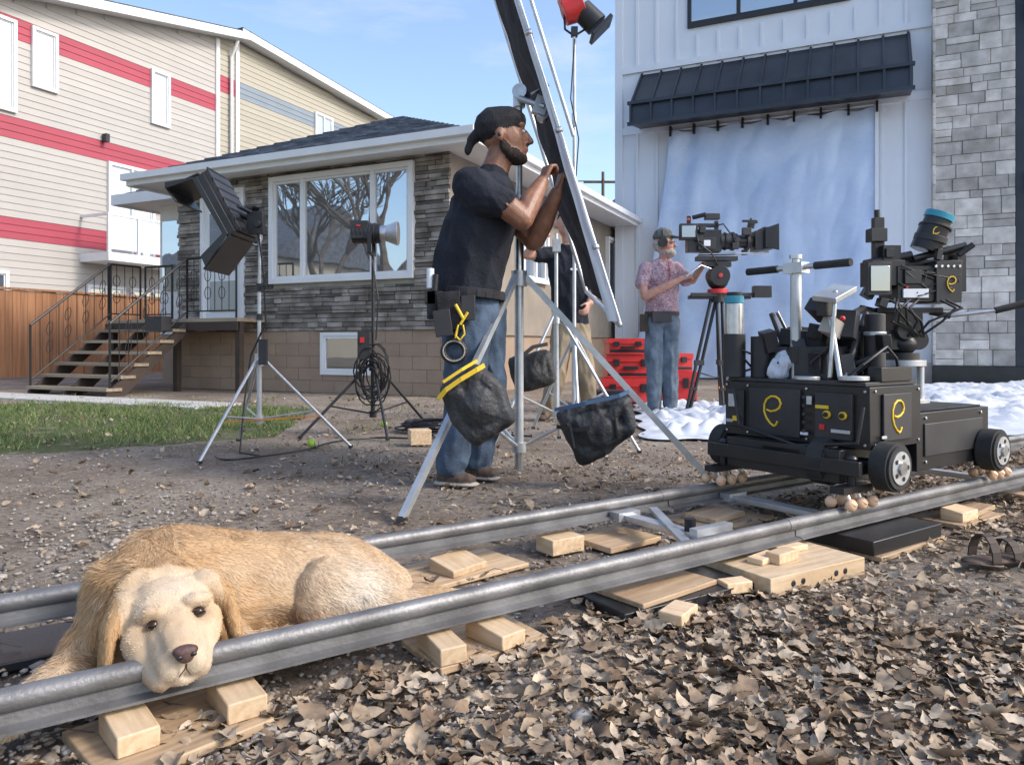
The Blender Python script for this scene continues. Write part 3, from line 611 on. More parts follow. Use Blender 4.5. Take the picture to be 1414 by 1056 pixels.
for y,z,sx_,sz_,m in((.52,.45,.03,.05,M_alu),(.50,.38,.03,.02,M_yel),(.13,.45,.05,.012,M_yel),(.06,.37,.07,.012,M_alu),(.13,.38,.02,.02,M_red),(.30,.25,.07,.02,M_alu),(.18,.47,.02,.03,M_alu),(.53,.37,.03,.012,M_alu),(.26,.265,.03,.03,M_wht),(.2,.35,.03,.01,M_wht)):
    b.bx(-.05,-.0445,y-sx_/2,y+sx_/2,z-sz_/2,z+sz_/2,m)
for y in(.05,.11): b.cyl((-.045,y,.425),(-.055,y,.425),.014,M_yel,n=16); b.cyl((-.055,y,.425),(-.062,y,.425),.009,M_blk,n=12)
for y in(-.02,.2,.455,.555):
    for z in(.33,.51): b.cyl((-.031,y,z),(-.036,y,z),.005,M_steel,n=8)
for x in(0,.28): 
    for z in(.33,.51): b.cyl((x,-.036,z),(x,-.04,z),.005,M_steel,n=8)
for i in range(5): b.cyl((-.046,.20+.0,.36+.03*i),(-.052,.20,.36+.03*i),.007,M_blkp,n=8)
for x in(.36,.79):
    for z in(.24,.40): b.cyl((x,-.02,z),(x,-.026,z),.006,M_steel,n=8)
b.tube([(-.06,.5,.5),(-.09,.45,.36),(-.09,.2,.31),(-.08,-.02,.34),(-.06,-.03,.46)],.006,M_blk)
em=[(-.030,.004),(-.010,-.001),(.012,.004),(.028,.014),(.035,.030),(.028,.046),(.012,.055),(-.010,.055),(-.030,.043),(-.041,.022),(-.041,-.004),(-.030,-.028),(-.012,-.046),(.004,-.055),(.012,-.050),(.020,-.036)]
b.tube([(-.047,.33-a*.95,.42+c) for a,c in em],.0042,M_yel,n=6); b.tube([(.13+a*.95,-.046,.42+c) for a,c in em],.0042,M_yel,n=6)
b.bx(.02,.05,-.050,-.046,.35,.36,M_alu); b.done()
b=B('wheels',parent=DO)
for x,y in((.02,-.075),(.02,.60),(.80,-.06),(.80,.59),(-.04,.12)):
    z=.262 if x<.5 else .255; s=1 if y>.3 else -1; w2=.028
    b.cyl((x,y-w2,z),(x,y+w2,z),.082,M_rub,n=28); b.cyl((x,y-w2-.008,z),(x,y+w2+.008,z),.072,M_rub,n=28)
    b.cyl((x,y+s*(w2+.005),z),(x,y+s*(w2+.012),z),.055,M_alu,n=24); b.cyl((x,y+s*(w2+.01),z),(x,y+s*(w2+.02),z),.022,M_steel,n=16)
    for k in range(5): a=k*1.2566; b.cyl((x+.038*math.cos(a),y+s*(w2+.012),z+.038*math.sin(a)),(x+.038*math.cos(a),y+s*(w2+.014),z+.038*math.sin(a)),.008,M_blk,n=8)
    b.cyl((x,.27,z),(x,y,z),.02,M_blk)
b.done()
b=B('skate_bogies',parent=DO)
for x in(-.08,.92):
    for y in(0,.53):
        b.box((x,y,.19),(.17,.05,.022),M_blk); b.cyl((x,y,.19),(x,y,.285),.014,M_blk); b.ell((x,y,.288),(.02,.02,.013),M_blk); b.box((x+(.05 if x<.5 else -.05),y,.25),(.14,.05,.03),M_blk)
        for dx in(-.062,0,.062):
            for sy in(-1,1):
                c=Vector((x+dx,y+sy*.036,.146)); ax=Vector((0,sy*.7,.7))*.012
                b.ell(c,(.023,.017,.021),M_tan,n=12); b.cyl(c-ax*1.3,c+ax*1.3,.013,M_tan,n=12); b.cyl(c,c+Vector((0,-sy*.012,.03)),.006,M_steel,n=6)
b.done()
b=B('push_handle',parent=DO); b.cyl((.05,.3,.52),(.05,.3,.93),.021,M_alu,n=16); b.cyl((.05,.3,.93),(.05,.3,1.0),.014,M_steel); b.cyl((.05,.3,.99),(.05,.3,1.005),.024,M_steel)
b.cyl((.05,.3,.6),(.05,.3,.66),.032,M_blk); b.cyl((.05,.14,.958),(.05,.46,.958),.011,M_steel); b.cyl((.05,.08,.958),(.05,.22,.958),.0145,M_rub); b.cyl((.05,.38,.958),(.05,.52,.958),.0145,M_rub); b.box((.05,.3,.955),(.05,.08,.04),M_alu); b.done()
b=B('accessories',parent=DO,bevel=.003)
b.cyl((-.02,.53,.62),(-.02,.53,.83),.036,M_steel,n=20); b.cyl((-.02,.53,.83),(-.02,.53,.86),.037,M_teal,n=20); b.cyl((-.02,.53,.86),(-.02,.53,.875),.03,M_blk,n=20)
b.cyl((-.02,.53,.54),(-.02,.53,.71),.044,M_blkp,n=20); b.cyl((.03,.44,.54),(.03,.44,.70),.04,M_blkp,n=18)
b.cyl((.22,.09,.54),(.22,.09,.78),.036,M_blkp,n=20); b.cyl((.22,.09,.7),(.22,.09,.715),.039,M_alu,n=20)
b.box((.13,.27,.60),(.2,.22,.12),M_blkp); b.box((.13,.3,.69),(.16,.16,.06),M_fab,(8,0,10)); b.box((.25,.2,.64),(.1,.14,.2),M_blk)
b.cyl((.0,.13,.55),(.02,.12,.86),.008,M_steel); b.cyl((-.0,.09,.55),(.05,.17,.83),.009,M_alu); b.box((.03,.13,.85),(.14,.09,.02),M_alu,(10,-20,0)); b.box((.02,.16,.8),(.05,.04,.06),M_blk); b.ell((.03,.1,.76),(.010,.010,.010),M_red)
b.box((.06,.2,.79),(.1,.07,.05),M_blk,(12,30,0)); b.box((.06,.16,.73),(.07,.05,.06),M_sole,(12,20,0)); b.box((.12,.15,.74),(.07,.09,.1),M_blkp,(5,10,20))
b.tube([(.0,.06,.56),(-.01,.0,.6),(.1,-.02,.66),(.2,.0,.62),(.26,.02,.56)],.006,M_blk); b.box((.16,.0,.565),(.2,.05,.05),M_blk); b.cyl((.0,.04,.545),(.0,.04,.56),.05,M_alu,n=20); b.cyl((0,.22,.54),(0,.22,.553),.045,M_alu,n=20)
for i in range(14): b.cyl((R.uniform(.05,.3),R.uniform(.05,.5),.54),(R.uniform(.05,.3),R.uniform(.05,.5),R.uniform(.62,.8)),R.uniform(.005,.012),R.choice([M_blk,M_steel,M_blkp]))
for i in range(16):
    x=R.uniform(.0,.28);y=R.uniform(.05,.5); b.tube([(x,y,.56),(x+R.uniform(-.08,.08),y+R.uniform(-.08,.08),.66),(x+R.uniform(-.1,.1),y-R.uniform(0,.1),.6),(x+R.uniform(-.1,.1),y+R.uniform(-.1,.1),.55)],.005,M_blk,n=6)
for i in range(12): b.box((R.uniform(.02,.28),R.uniform(.02,.5),R.uniform(.56,.72)),(R.uniform(.03,.08),R.uniform(.03,.08),R.uniform(.03,.1)),R.choice([M_blk,M_blkp,M_blkp,M_fab]),(R.uniform(-15,15),R.uniform(-15,15),R.uniform(0,90)))
b.done()
organic('gear_pouch',[(0,(.1,.4,.6),(.07,.07,.06),(.15,.36,.66),(.06,.06,.04)),(0,(.1,.36,.7),(.03,.03,.03),(.2,.42,.68),(.04,.04,.03))],[M_fab],vox=.006,sm=3,parent=DO,fold={0:(.012,18)})
organic('plastic_bag',[(0,(.02,.36,.57),(.03,.04,.03),(.05,.33,.62),(.02,.03,.02))],[M_tarp],vox=.005,sm=1,parent=DO,fold={0:(.02,30)})
C=empty('cinema_camera',(1.646,3.15,.67))
k=.00306
b=B('camera_rig',parent=C,bevel=.0025,k=k)
K_=M_blk; G=M_blkp
for x,y in((-18,-14),(18,-14),(0,18)): b.cyl((x,y,-88),(x,y,-30),5,M_alu)
b.cyl((0,0,-88),(0,0,-74),34,M_alu,n=24); b.cyl((0,0,-30),(0,0,-22),30,M_alu,n=24); b.cyl((0,0,-22),(0,0,-12),22,K_,n=20); b.cyl((0,0,-80),(0,0,-22),10,M_steel)
b.ell((0,0,0),(20,20,16),K_,n=16); b.cyl((-16,-14,6),(-16,14,6),14,K_,n=18); b.cyl((16,-14,6),(16,14,6),14,K_,n=18); b.box((0,0,30),(40,34,26),K_); b.box((4,0,46),(90,30,7),K_); b.cyl((-6,-24,18),(-6,24,18),12,G,n=18)
b.box((22,0,82),(82,52,46),K_); b.box((48,-2,84),(34,56,56),G); b.box((4,-28,68),(34,3,12),M_wht); b.box((0,-28,90),(22,4,18),G); b.box((-30,-6,96),(44,36,34),K_); b.box((-44,-24,88),(32,8,44),G); b.box((-44,-29,88),(26,2,34),M_lens)
b.box((18,0,112),(100,10,8),K_); b.cyl((-52,0,110),(10,-6,122),6,K_); b.cyl((10,-10,116),(80,-14,134),5,K_); b.box((-18,0,124),(24,20,22),K_); b.box((-30,6,140),(14,10,70),K_); b.cyl((-30,6,140),(-31,6,186),4,K_); b.box((-34,2,150),(22,18,18),G)
b.cyl((28,-6,128),(40,-10,160),19,K_,n=20); b.cyl((40,-10,160),(46,-12,176),17,G,n=20); b.cyl((44,-11,170),(47,-12,178),19,M_teal,n=20); b.cyl((34,-8,140),(36,-9,148),21,G,n=20); b.cyl((40,-10,158),(41,-10,161),21,G,n=20)
em2=[(x*330,z*330) for x,z in em]; b.tube([(51+a*.45,-31,80+c*.55) for a,c in em2],1.0,M_yel,n=5); b.tube([(33+a*.35,-27,148+c*.5) for a,c in em2],.9,M_yel,n=5)
b.box((-8,-28,76),(3,3,3),M_red); b.cyl((-20,-20,60),(70,-20,60),2.5,M_steel); b.cyl((-20,10,60),(70,10,60),2.5,M_steel)
b.cyl((36,-4,44),(60,-12,38),4,K_); b.cyl((56,-10,38),(120,-28,46),2.6,M_steel); b.cyl((112,-26,45),(153,-36,56),4.6,M_rub)
b.cyl((-30,-4,44),(-66,-20,50),3,K_); b.cyl((-60,-18,48),(-90,-30,36),5,M_rub); b.box((70,-10,96),(12,24,50),K_); b.cyl((66,-20,120),(84,-24,134),4,K_)
for i in range(8):
    x=R.uniform(-50,60); b.tube([(x,-28,60),(x+R.uniform(-20,20),-38,48),(x+R.uniform(-24,24),-34,30),(R.uniform(-10,20),-24,10)],1.8,K_,n=6)
for i in range(14): b.cyl((R.uniform(-20,64),-30,R.uniform(62,106)),(R.uniform(-20,64),-27,R.uniform(62,106)),1.1,R.choice([G,K_]),n=6)
for x in range(30,64,8): b.cyl((x,-31,104),(x,-29,104),2,M_steel,n=8)
for i in range(12): b.box((R.uniform(-50,70),R.uniform(-28,10),R.uniform(50,130)),(R.uniform(6,18),R.uniform(6,18),R.uniform(6,18)),R.choice([G,K_]),(0,R.uniform(-30,30),0))
b.done()
C=empty('camera_tripod',(1.89,7.0,0)); k=.0068
b=B('tripod_and_camera',parent=C,bevel=.004,k=k)
for fx,fy in((-40,-16),(8,-30),(22,34)):
    top=Vector((6+fx*.16,fy*.12,160)); ft=Vector((fx,fy,2)); mid=top.lerp(ft,.55)
    sv=Vector((3.8,1,0))
    for s in(-1,1): b.cyl(top+sv*s,mid+sv*s,2.4,K_,n=8)
    b.cyl(mid+sv,ft+sv*.6,2.5,K_,n=8); b.cyl(mid-sv,ft-sv*.6,2.3,K_,n=8); b.box(mid,(13,7,7),G); b.box(ft+Vector((0,0,0)),(7,7,4),M_rub); b.box(mid.lerp(ft,.5),(10,6,4),M_org if fx>15 else G)
b.tube([(-24,-10,60),(4,-4,52),(6,-18,60)],1,K_); b.cyl((6,0,156),(6,0,168),11,K_,n=18); b.cyl((6,0,168),(6,0,174),14,M_red,n=18); b.box((8,0,163),(84,14,5),K_); b.box((22,-8,166),(110,5,5),M_blkp); b.box((64,-8,170),(24,12,16),K_)
b.ell((6,0,186),(15,12,13),K_,n=16); b.cyl((6,-13,192),(6,13,192),14,K_,n=20); b.cyl((6,-15,192),(6,-13,192),3,M_red,n=16); b.box((6,0,208),(34,14,7),K_); b.box((4,0,216),(56,15,6),G)
b.tube([(-2,-8,200),(-20,-12,206),(-42,-16,190)],1.2,M_steel); 
b.box((-14,0,240),(46,18,30),K_); b.box((-36,-6,252),(24,10,22),G); b.box((-37,-12,252),(19,1.5,16),M_lens); b.box((-10,-10,236),(20,3,16),G); b.box((-12,-12,236),(9,2,8),M_wht)
b.box((-16,0,262),(46,5,5),K_); b.box((-34,0,278-9),(5,5,12),K_); b.box((4,0,262),(5,5,12),K_); b.cyl((-30,-4,272),(-12,-8,276),3,K_); b.box((-2,0,274),(20,10,8),G)
b.cyl((8,0,240),(32,0,240),11,G,n=20); b.cyl((14,0,240),(17,0,240),12.5,K_,n=20); b.cyl((24,0,240),(28,0,240),13,K_,n=20); b.cyl((32,0,240),(52,0,239),9,K_,n=18); b.cyl((44,0,239),(48,0,239),12,G,n=18)
b.box((60,0,240),(12,24,26),K_); b.box((72,0,243),(14,28,30),K_); b.prism([(66,-17,256),(84,-20,262),(84,-20,226),(66,-17,230)],(0,3,0),K_); b.cyl((-20,-5,222),(76,-5,224),1.3,M_steel); b.cyl((-20,5,222),(76,5,224),1.3,M_steel)
b.box((26,-13,232),(9,7,9),G); b.box((42,-12,252),(12,6,10),G); b.box((50,0,268),(20,4,3),K_); b.cyl((50,0,256),(52,0,272),1.5,K_)
b.tube([(-30,-10,262),(-24,-15,236),(-6,-14,222),(4,-10,206)],1.1,K_); b.tube([(20,-10,250),(10,-14,262),(-8,-10,258)],1,K_); b.box((-38,-14,268),(4,3,3),M_red)
for i in range(10): b.box((R.uniform(-34,70),R.uniform(-14,4),R.uniform(222,266)),(R.uniform(4,11),R.uniform(4,10),R.uniform(4,10)),R.choice([G,K_]),(0,R.uniform(-25,25),0))
b.done()
# ------------------------------------------------------------------ lights & stands
def stand(b,o,feet,apex,top,low,r,mt,sq=False,k=1):
    b.cyl((0,0,low),(0,0,apex+.02*1/k),r*1.15,mt); b.cyl((0,0,apex),(0,0,top),r*.8,mt)
    b.cyl((0,0,apex-.05/k),(0,0,apex+.03/k),r*2,M_blkp if mt is M_blk else M_alu); b.cyl((0,0,low-.0/k),(0,0,low+.05/k),r*1.8,mt)
    for f in feet:
        f=Vector(f); a=Vector((0,0,apex))+f.normalized()*r*1.6
        if sq: b.beam(a,f+Vector((0,0,.01/k)),r*1.1,r*1.5,mt)
        else: b.cyl(a,f+Vector((0,0,.01/k)),r*.7,mt)
        m=a.lerp(f,.58); b.cyl((f.x*.02,f.y*.02,low+.03/k),m,r*.45,mt,n=6); b.box(f+Vector((0,0,.008)),(r*1.8,r*1.8,.016),M_rub)
S=empty('led_panel_light',(-1.592,4.7,0))
b=B('light_stand',parent=S); stand(b,0,[(-.16,-.52,0),(.55,.12,0),(-.30,.46,0)],.58,1.42,.17,.014,M_alu)
b.beam((-.18,-.1,.19),(.36,.06,.21),.03,.006,M_org); b.cyl((0,0,1.0),(0,0,1.05),.022,M_blkp); b.cyl((0,0,.82),(0,0,.86),.02,M_blkp); b.box((.03,-.02,1.03),(.04,.02,.02),M_blk)
b.tube([(0,-.02,1.38),(.04,-.04,1.1),(.05,-.03,.8),(-.04,-.04,.6),(-.06,-.1,.3),(-.05,-.2,.015),(.1,-.3,.012)],.006,M_blk,n=6); b.box((.04,-.05,.62),(.05,.03,.16),M_blkp); b.done()
b=B('panel_head',parent=S,bevel=.004)
b.beam((-.30,-.0,1.69),(-.105,0,1.335),.40,.06,M_blk); b.beam((-.275,0,1.72),(-.08,0,1.36),.34,.05,M_blkp)
for i in range(7): t=i/6; b.beam((-.26+.2*t,-.17,1.73-.36*t),(-.26+.2*t,.17,1.73-.36*t),.012,.03,M_blk)
b.beam((-.30,0,1.70),(-.50,0,1.61),.40,.012,M_blk); b.beam((-.50,0,1.61),(-.44,0,1.53),.38,.01,M_blk); b.beam((-.11,0,1.33),(-.27,0,1.12),.40,.012,M_blk)
b.prism([(-.31,-.205,1.68),(-.12,-.205,1.335),(-.25,-.22,1.13),(-.28,-.22,1.2),(-.155,-.21,1.335),(-.335,-.21,1.66),(-.49,-.23,1.60),(-.49,-.23,1.64)],(0,.006,0),M_blk)
b.prism([(-.33,-.196,1.66),(-.15,-.196,1.33),(-.157,-.196,1.326),(-.337,-.196,1.656)],(0,.39,0),M_curt)
b.box((-.02,0,1.43),(.10,.06,.14),M_blk); b.cyl((-.14,0,1.5),(0,0,1.42),.018,M_blk); b.cyl((0,-.05,1.42),(0,.05,1.42),.022,M_blk); b.cyl((-.06,-.2,1.5),(-.06,.2,1.5),.012,M_blk); b.done()
S=empty('studio_light',(-1.044,5.6,0))
b=B('light_stand',parent=S); stand(b,0,[(-.46,-.3,0),(.38,.38,0),(.18,-.42,0)],.52,1.36,.12,.015,M_blk)
b.tube([(0,-.03,1.3),(.05,-.05,1.0),(.03,-.04,.7)],.006,M_blk)
for i in range(11):
    cx=R.uniform(-.03,.05); cz=.45+R.uniform(-.07,.05); rx=R.uniform(.07,.11); rz_=R.uniform(.12,.19); yy=-.05-R.uniform(0,.06)
    b.tube([(cx+rx*math.cos(a),yy,cz+rz_*math.sin(a)) for a in np.linspace(0,6.28,15)],.006,M_blk,n=5,joint=False)
b.box((-.05,-.06,.66),(.09,.09,.2),M_blkp); b.box((-.06,-.11,.7),(.03,.01,.04),M_red); b.done()
b=B('lamp_head',parent=S,bevel=.003); b.cyl((-.15,0,1.50),(.06,0,1.50),.075,M_blk,n=20); b.box((-.09,0,1.52),(.13,.15,.13),M_blkp); b.cyl((.06,0,1.5),(.10,0,1.5),.06,M_steel,n=20); b.cyl((.10,0,1.5),(.19,0,1.5),.06,M_alu,r1=.095,n=24); b.cyl((.191,0,1.5),(.192,0,1.5),.085,M_lens,n=24)
for i in range(6): b.cyl((-.14+.03*i,0,1.5),(-.132+.03*i,0,1.5),.08,M_blkp,n=20)
for s in(-1,1): b.beam((-.01,s*.09,1.5),(-.01,s*.09,1.34),.03,.01,M_blk)
b.beam((-.01,-.095,1.34),(-.01,.095,1.34),.03,.01,M_blk); b.bx(-.11,-.08,-.079,-.075,1.54,1.555,M_red); b.done()
S=empty('combo_stand',(.037,3.88,0))
b=B('stand_frame',parent=S); stand(b,0,[(-.453,-1.06,0),(.943,-.11,0),(-.45,.5,0)],1.02,1.98,.11,.021,M_alu,sq=True)
b.cyl((0,0,1.02),(0,0,1.4),.024,M_steel,n=16); b.cyl((0,0,1.36),(0,0,1.44),.032,M_alu,n=16); b.cyl((0,0,1.9),(0,0,2.0),.032,M_alu,n=16); b.box((.03,-.03,1.40),(.05,.02,.03),M_blk)
b.cyl((0,-.05,1.97),(.02,.06,1.97),.038,M_steel,n=16); b.cyl((.0,-.05,1.93),(.13,-.1,1.87),.016,M_alu); b.box((.11,-.08,1.88),(.07,.05,.09),M_alu,(0,20,0)); b.cyl((.06,-.08,1.94),(.15,-.08,1.99),.008,M_steel); b.cyl((.12,-.02,1.84),(.12,-.09,1.84),.03,M_steel,n=14)
b.cyl((0,0,.11),(0,0,.02),.024,M_steel,n=14); b.done()
S=empty('cloth_flag',(0,0,0))
P1=Vector((-.065,3.56,2.62));P2=Vector((.515,3.56,.76)); wv_=Vector((-.075,.85,.22))
b=B('frame',parent=S); q=[P1,P2,P2+wv_,P1+wv_]
for i in range(4): b.cyl(q[i],q[(i+1)%4],.0125,M_alu,n=10)
b.cyl(P1+Vector((.055,-.03,0)),P1.lerp(P2,.52)+Vector((.055,-.03,0)),.010,M_alu,n=10)
for t in(.25,.5,.8): b.ell(P1.lerp(P2,t),.020,M_steel,n=8)
b.done()
def fl(a,c):
    p=P1.lerp(P2,.02+.96*c)+wv_*(.03+.94*a); p=p+Vector((1,0,.3)).normalized()*(.03*noise.noise(Vector((a*3,c*6,0)))+.015*math.sin(c*14+a*3)*math.sin(a*3.1)); return tuple(p)
sheet('black_cloth',30,80,fl,S,M_fab)
def fl2(a,c):
    p=P1.lerp(P2,.0+.99*c)+Vector((.004,-.016,0))+Vector((-.024-.03*c*c,.02,.0))*a+Vector((.004*noise.noise(Vector((c*9,3,0))),-.008*noise.noise(Vector((c*9,a*2,0))),0)); return tuple(p)
sheet('white_edge_strip',8,60,fl2,S,M_tarp)
S=B('light_stand',(.285,4.8,0)); stand(S,0,[(-.42,-.3,0),(.5,-.2,0),(.05,.5,0)],.85,1.38,.2,.015,M_alu); S.box((0,-.02,1.3),(.05,.05,.08),M_alu); S.done()
S=empty('red_fresnel_light',(.468,5.6,0)); b=B('tall_stand',parent=S); stand(b,0,[(-.3,.3,0),(.4,.25,0),(0,-.42,0)],.7,2.98,.15,.017,M_alu); b.cyl((0,0,2.3),(0,0,2.4),.02,M_alu)
b.tube([(0,-.02,2.95),(-.03,-.03,2.5),(.03,-.03,2.2),(-.02,-.03,1.5)],.005,M_blk,n=5); b.done()
b=B('lamp_head',parent=S,bevel=.004); b.tube([(-.08,0,3.2),(-.07,0,3.03),(.0,0,2.98),(.08,0,3.03),(.09,0,3.15)],.009,M_blk); b.cyl((-.08,0,3.14),(.06,0,3.2),.085,M_red,r1=.1,n=20); b.box((-.03,-.0,3.24),(.16,.14,.12),M_red,(0,-20,0)); b.cyl((.05,0,3.18),(.17,0,3.06),.085,M_blk,r1=.09,n=18); b.box((.2,0,3.03),(.03,.2,.2),M_blk,(0,45,0)); b.box((0,0,3.01),(.05,.05,.07),M_blk); b.done()
b=B('power_cable')
pts=[(-1.75,4.4),(-1.6,4.25),(-1.3,4.6),(-1.2,5.0),(-.95,5.25),(-.6,5.2),(-.45,5.45),(-.55,5.7),(-.75,5.6),(-.6,5.35),(-.3,5.5),(.2,5.3)]
def smooth(pts,n=6):
    o=[]
    for i in range(len(pts)-1):
        p0=pts[max(0,i-1)];p1=pts[i];p2=pts[i+1];p3=pts[min(len(pts)-1,i+2)]
        for j in range(n):
            t=j/n; o.append(tuple(.5*((2*b_)+(-a_+c_)*t+(2*a_-5*b_+4*c_-d__)*t*t+(-a_+3*b_-3*c_+d__)*t**3) for a_,b_,c_,d__ in zip(p0,p1,p2,p3)))
    return o
b.tube([(x,y,.012) for x,y in smooth(pts)],.007,M_blk,n=5,joint=False)
for i in range(12):
    cx,cy=-.62+R.uniform(-.05,.05),5.75+R.uniform(-.05,.05); rr=R.uniform(.12,.2)
    b.tube([(cx+rr*1.3*math.cos(a),cy+rr*math.sin(a),.012+.012*i*.5) for a in np.linspace(0,6.28,17)],.007,M_blk,n=5,joint=False)
b.done()
M_tb=mat('tennis_felt',(.35,.52,.08),.9)
for x,y in((-1.30,4.83),(-1.02,5.95)): b=B('tennis_ball',(x,y,.03)); b.ell((0,0,0),.028,M_tb,n=12); b.done()
b=B('wood_block',(-.62,5.0,0),.3,bevel=.004); b.bx(-.07,.07,-.06,.06,0,.1,M_wed); b.done()
# ------------------------------------------------------------------ sandbags
def sandbag(loc,pts,cen,strap,k,r=(12,16,12)):
    S=empty('sandbag',loc); pr=[(0,pts[i],r,pts[(i+1)%len(pts)],r) for i in range(len(pts))]+[(0,cen[0],cen[1],cen[0],cen[1])]
    pr+=[(0,p,r,cen[0],(18,20,18)) for p in pts]
    organic('bag',pr,[M_bag],k=k,vox=.007,sm=4,parent=S,fold={0:(.011,13)})
    b=B('strap',parent=S,k=k)
    for pts_,w_,m in strap:
        for a,c in zip(pts_,pts_[1:]): b.beam(a,c,2.2,w_,m)
    b.done()
k=.0031
sandbag((-.157,3.1,.67),[(-32,0,-62),(2,0,-40),(30,0,-62),(42,0,-98),(4,0,-124),(-20,0,-100)],((6,-2,-84),(34,24,34)),
 [([(-46,-18,-72),(-36,-23,-60),(-16,-25,-46),(4,-22,-34),(14,-14,-28)],6,M_yel),([(-40,-18,-50),(-16,-16,-34),(4,-4,-22)],4,M_yel)],k)
k=.0034
sandbag((.376,3.5,.67),[(-40,0,-98),(6,0,-84),(44,0,-80),(50,0,-116),(18,0,-142),(-12,0,-158)],((6,-2,-118),(40,24,32)),
 [([(-52,-8,-90),(-12,-22,-80),(34,-20,-70),(50,0,-66)],5,mat('blue_strap',(.06,.12,.22),.8)),([(-50,-16,-112),(-24,-24,-116),(-6,-26,-112)],5,M_blk),([(-34,-20,-100),(-26,-24,-140)],4,M_blk),([(26,-22,-86),(32,-22,-126)],4,M_blk)],k,(9,14,9))
k=.0042
sandbag((.12,4.3,.67),[(-26,0,-26),(18,0,-16),(24,0,-48),(-16,0,-58)],((0,0,-38),(26,20,20)),[([(-20,-20,-20),(0,-10,-4),(20,0,0)],5,M_blk)],k,(8,12,8))
# ------------------------------------------------------------------ people
k=.003544; G1=empty('man',(-.2375,3.65,0)); P=[]
Pa=P.append
Pa((2,(12,0,232),(40,46,28),(4,0,262),(42,46,12)))
Pa((1,(2,0,258),(47,52,14),(12,0,315),(52,55,36))); Pa((1,(12,0,315),(52,55,36),(28,0,372),(48,58,34))); Pa((1,(28,0,372),(46,58,34),(34,0,400),(36,58,22))); Pa((1,(34,0,404),(30,42,18),(40,0,426),(21,22,10)))
Pa((0,(40,0,420),20,(52,0,452),19)); Pa((0,(54,0,478),(30,26,28),(62,0,470),(26,24,27))); Pa((0,(68,0,470),(20,20,22),(72,0,452),(16,16,14)))
Pa((0,(85,0,480),(4,4,5),(93,0,468),(4.5,6,4))); Pa((0,(78,-9,488),(7,9,4),(78,9,488),(7,9,4))); Pa((0,(86,0,456),(4,8,2.5),(85,0,459),(4,8,2))); Pa((0,(72,-14,470),(8,6,7),(66,-16,468),(8,6,8)))
Pa((5,(75,0,444),(14.5,15,9),(66,-12,449),(12,11,10))); Pa((5,(75,0,444),(14.5,15,9),(66,12,449),(12,11,10))); Pa((5,(64,-14,450),(8,9,8),(54,-21,460),(4,4,10))); Pa((5,(88,-5,463),(2.4,5,1.3),(88,5,463),(2.4,5,1.3)))
Pa((3,(46,0,488),(33,30,29),(60,0,496),(28,28,20))); Pa((3,(20,0,478),(9,12,9),(12,0,470),(8,8,7))); Pa((3,(12,0,470),(6,6,6),(6,-2,456),(5,6,8))); Pa((0,(50,-27.5,470),(6,3,8),(51,-26.5,473),(6,3,7))); Pa((0,(50,27.5,470),(6,3,8),(51,26.5,473),(6,3,7)))
Pa((1,(16,-46,396),(26,22,26),(34,-60,378),(26,19,24))); Pa((1,(34,-60,378),(25,19,24),(54,-62,372),(21,18,20))); Pa((0,(54,-62,372),17.5,(80,-56,352),15.5)); Pa((0,(80,-56,352),15.5,(92,-42,378),15)); Pa((0,(92,-42,378),15,(107,-27,406),9.5))
Pa((1,(42,46,396),(26,22,24),(66,50,374),(22,19,20))); Pa((0,(64,50,376),17,(98,30,336),15)); Pa((0,(98,30,336),15.5,(112,18,362),15)); Pa((0,(112,18,362),14.5,(129,2,398),9.5))
hand(P,0,(107,-27,406),(.35,.2,.9),(.8,.5,-.2),k,side=1,curl=1.0); hand(P,0,(129,2,398),(.25,-.15,.95),(.9,.3,-.2),k,side=1,curl=1.05)
Pa((2,(6,-23,236),(36,25,30),(4,-24,125),(26,24,25))); Pa((2,(4,-24,125),(26,24,25),(-8,-26,70),(23,21,22))); Pa((2,(-8,-26,70),(23,21,22),(-14,-27,24),(21,20,16)))
Pa((2,(22,22,236),(36,25,30),(32,22,125),(26,24,25))); Pa((2,(32,22,125),(26,24,25),(26,22,70),(23,21,22))); Pa((2,(26,22,70),(23,21,22),(18,20,24),(21,20,16)))
Pa((4,(-22,-27,12),(14,13,11),(6,-36,9),(14,13,8))); Pa((6,(-26,-26,3),(14,15,3),(10,-38,3),(14,15,3))); Pa((4,(12,20,12),(14,13,11),(36,8,9),(13,13,8))); Pa((6,(10,20,3),(14,15,3),(38,7,3),(14,15,3)))
organic('body',P,[M_skin,M_shirt,M_jean,M_hair,M_shoe,M_beard,M_sole],k=k,vox=.0058,sm=3,parent=G1,fold={1:(.016,8),2:(.014,11)})
b=B('tool_belt',parent=G1,k=k,bevel=.003)
for i in range(24):
    a0=i/24*6.283;a1=(i+1)/24*6.283; b.beam((8+48*math.cos(a0),53*math.sin(a0),258-4*math.cos(a0)),(8+48*math.cos(a1),53*math.sin(a1),258-4*math.cos(a1)),3,12,M_fab)
b.box((-14,-56,232),(30,18,50),M_fab,(0,-5,0)); b.box((-34,-44,240),(20,26,36),M_fab); b.box((-22,-66,216),(22,12,34),M_blkp,(0,-8,0)); b.box((10,-58,236),(18,12,32),M_blkp)
b.cyl((-40,-52,262),(-40,-52,288),5,M_wht); b.cyl((-34,-56,258),(-32,-56,280),4,M_blk); b.box((-40,-50,250),(14,14,18),M_rub); b.cyl((-6,-68,240),(4,-68,222),2.2,M_yel); b.cyl((0,-68,214),(10,-68,230),1.8,M_yel); b.tube([(-2,-70,214),(-6,-70,200),(0,-70,194),(6,-70,202),(4,-70,214)],1.2,M_yel)
rp=[(-8+14*math.cos(a),-64,180+13*math.sin(a)) for a in np.linspace(0,6.28,22)]
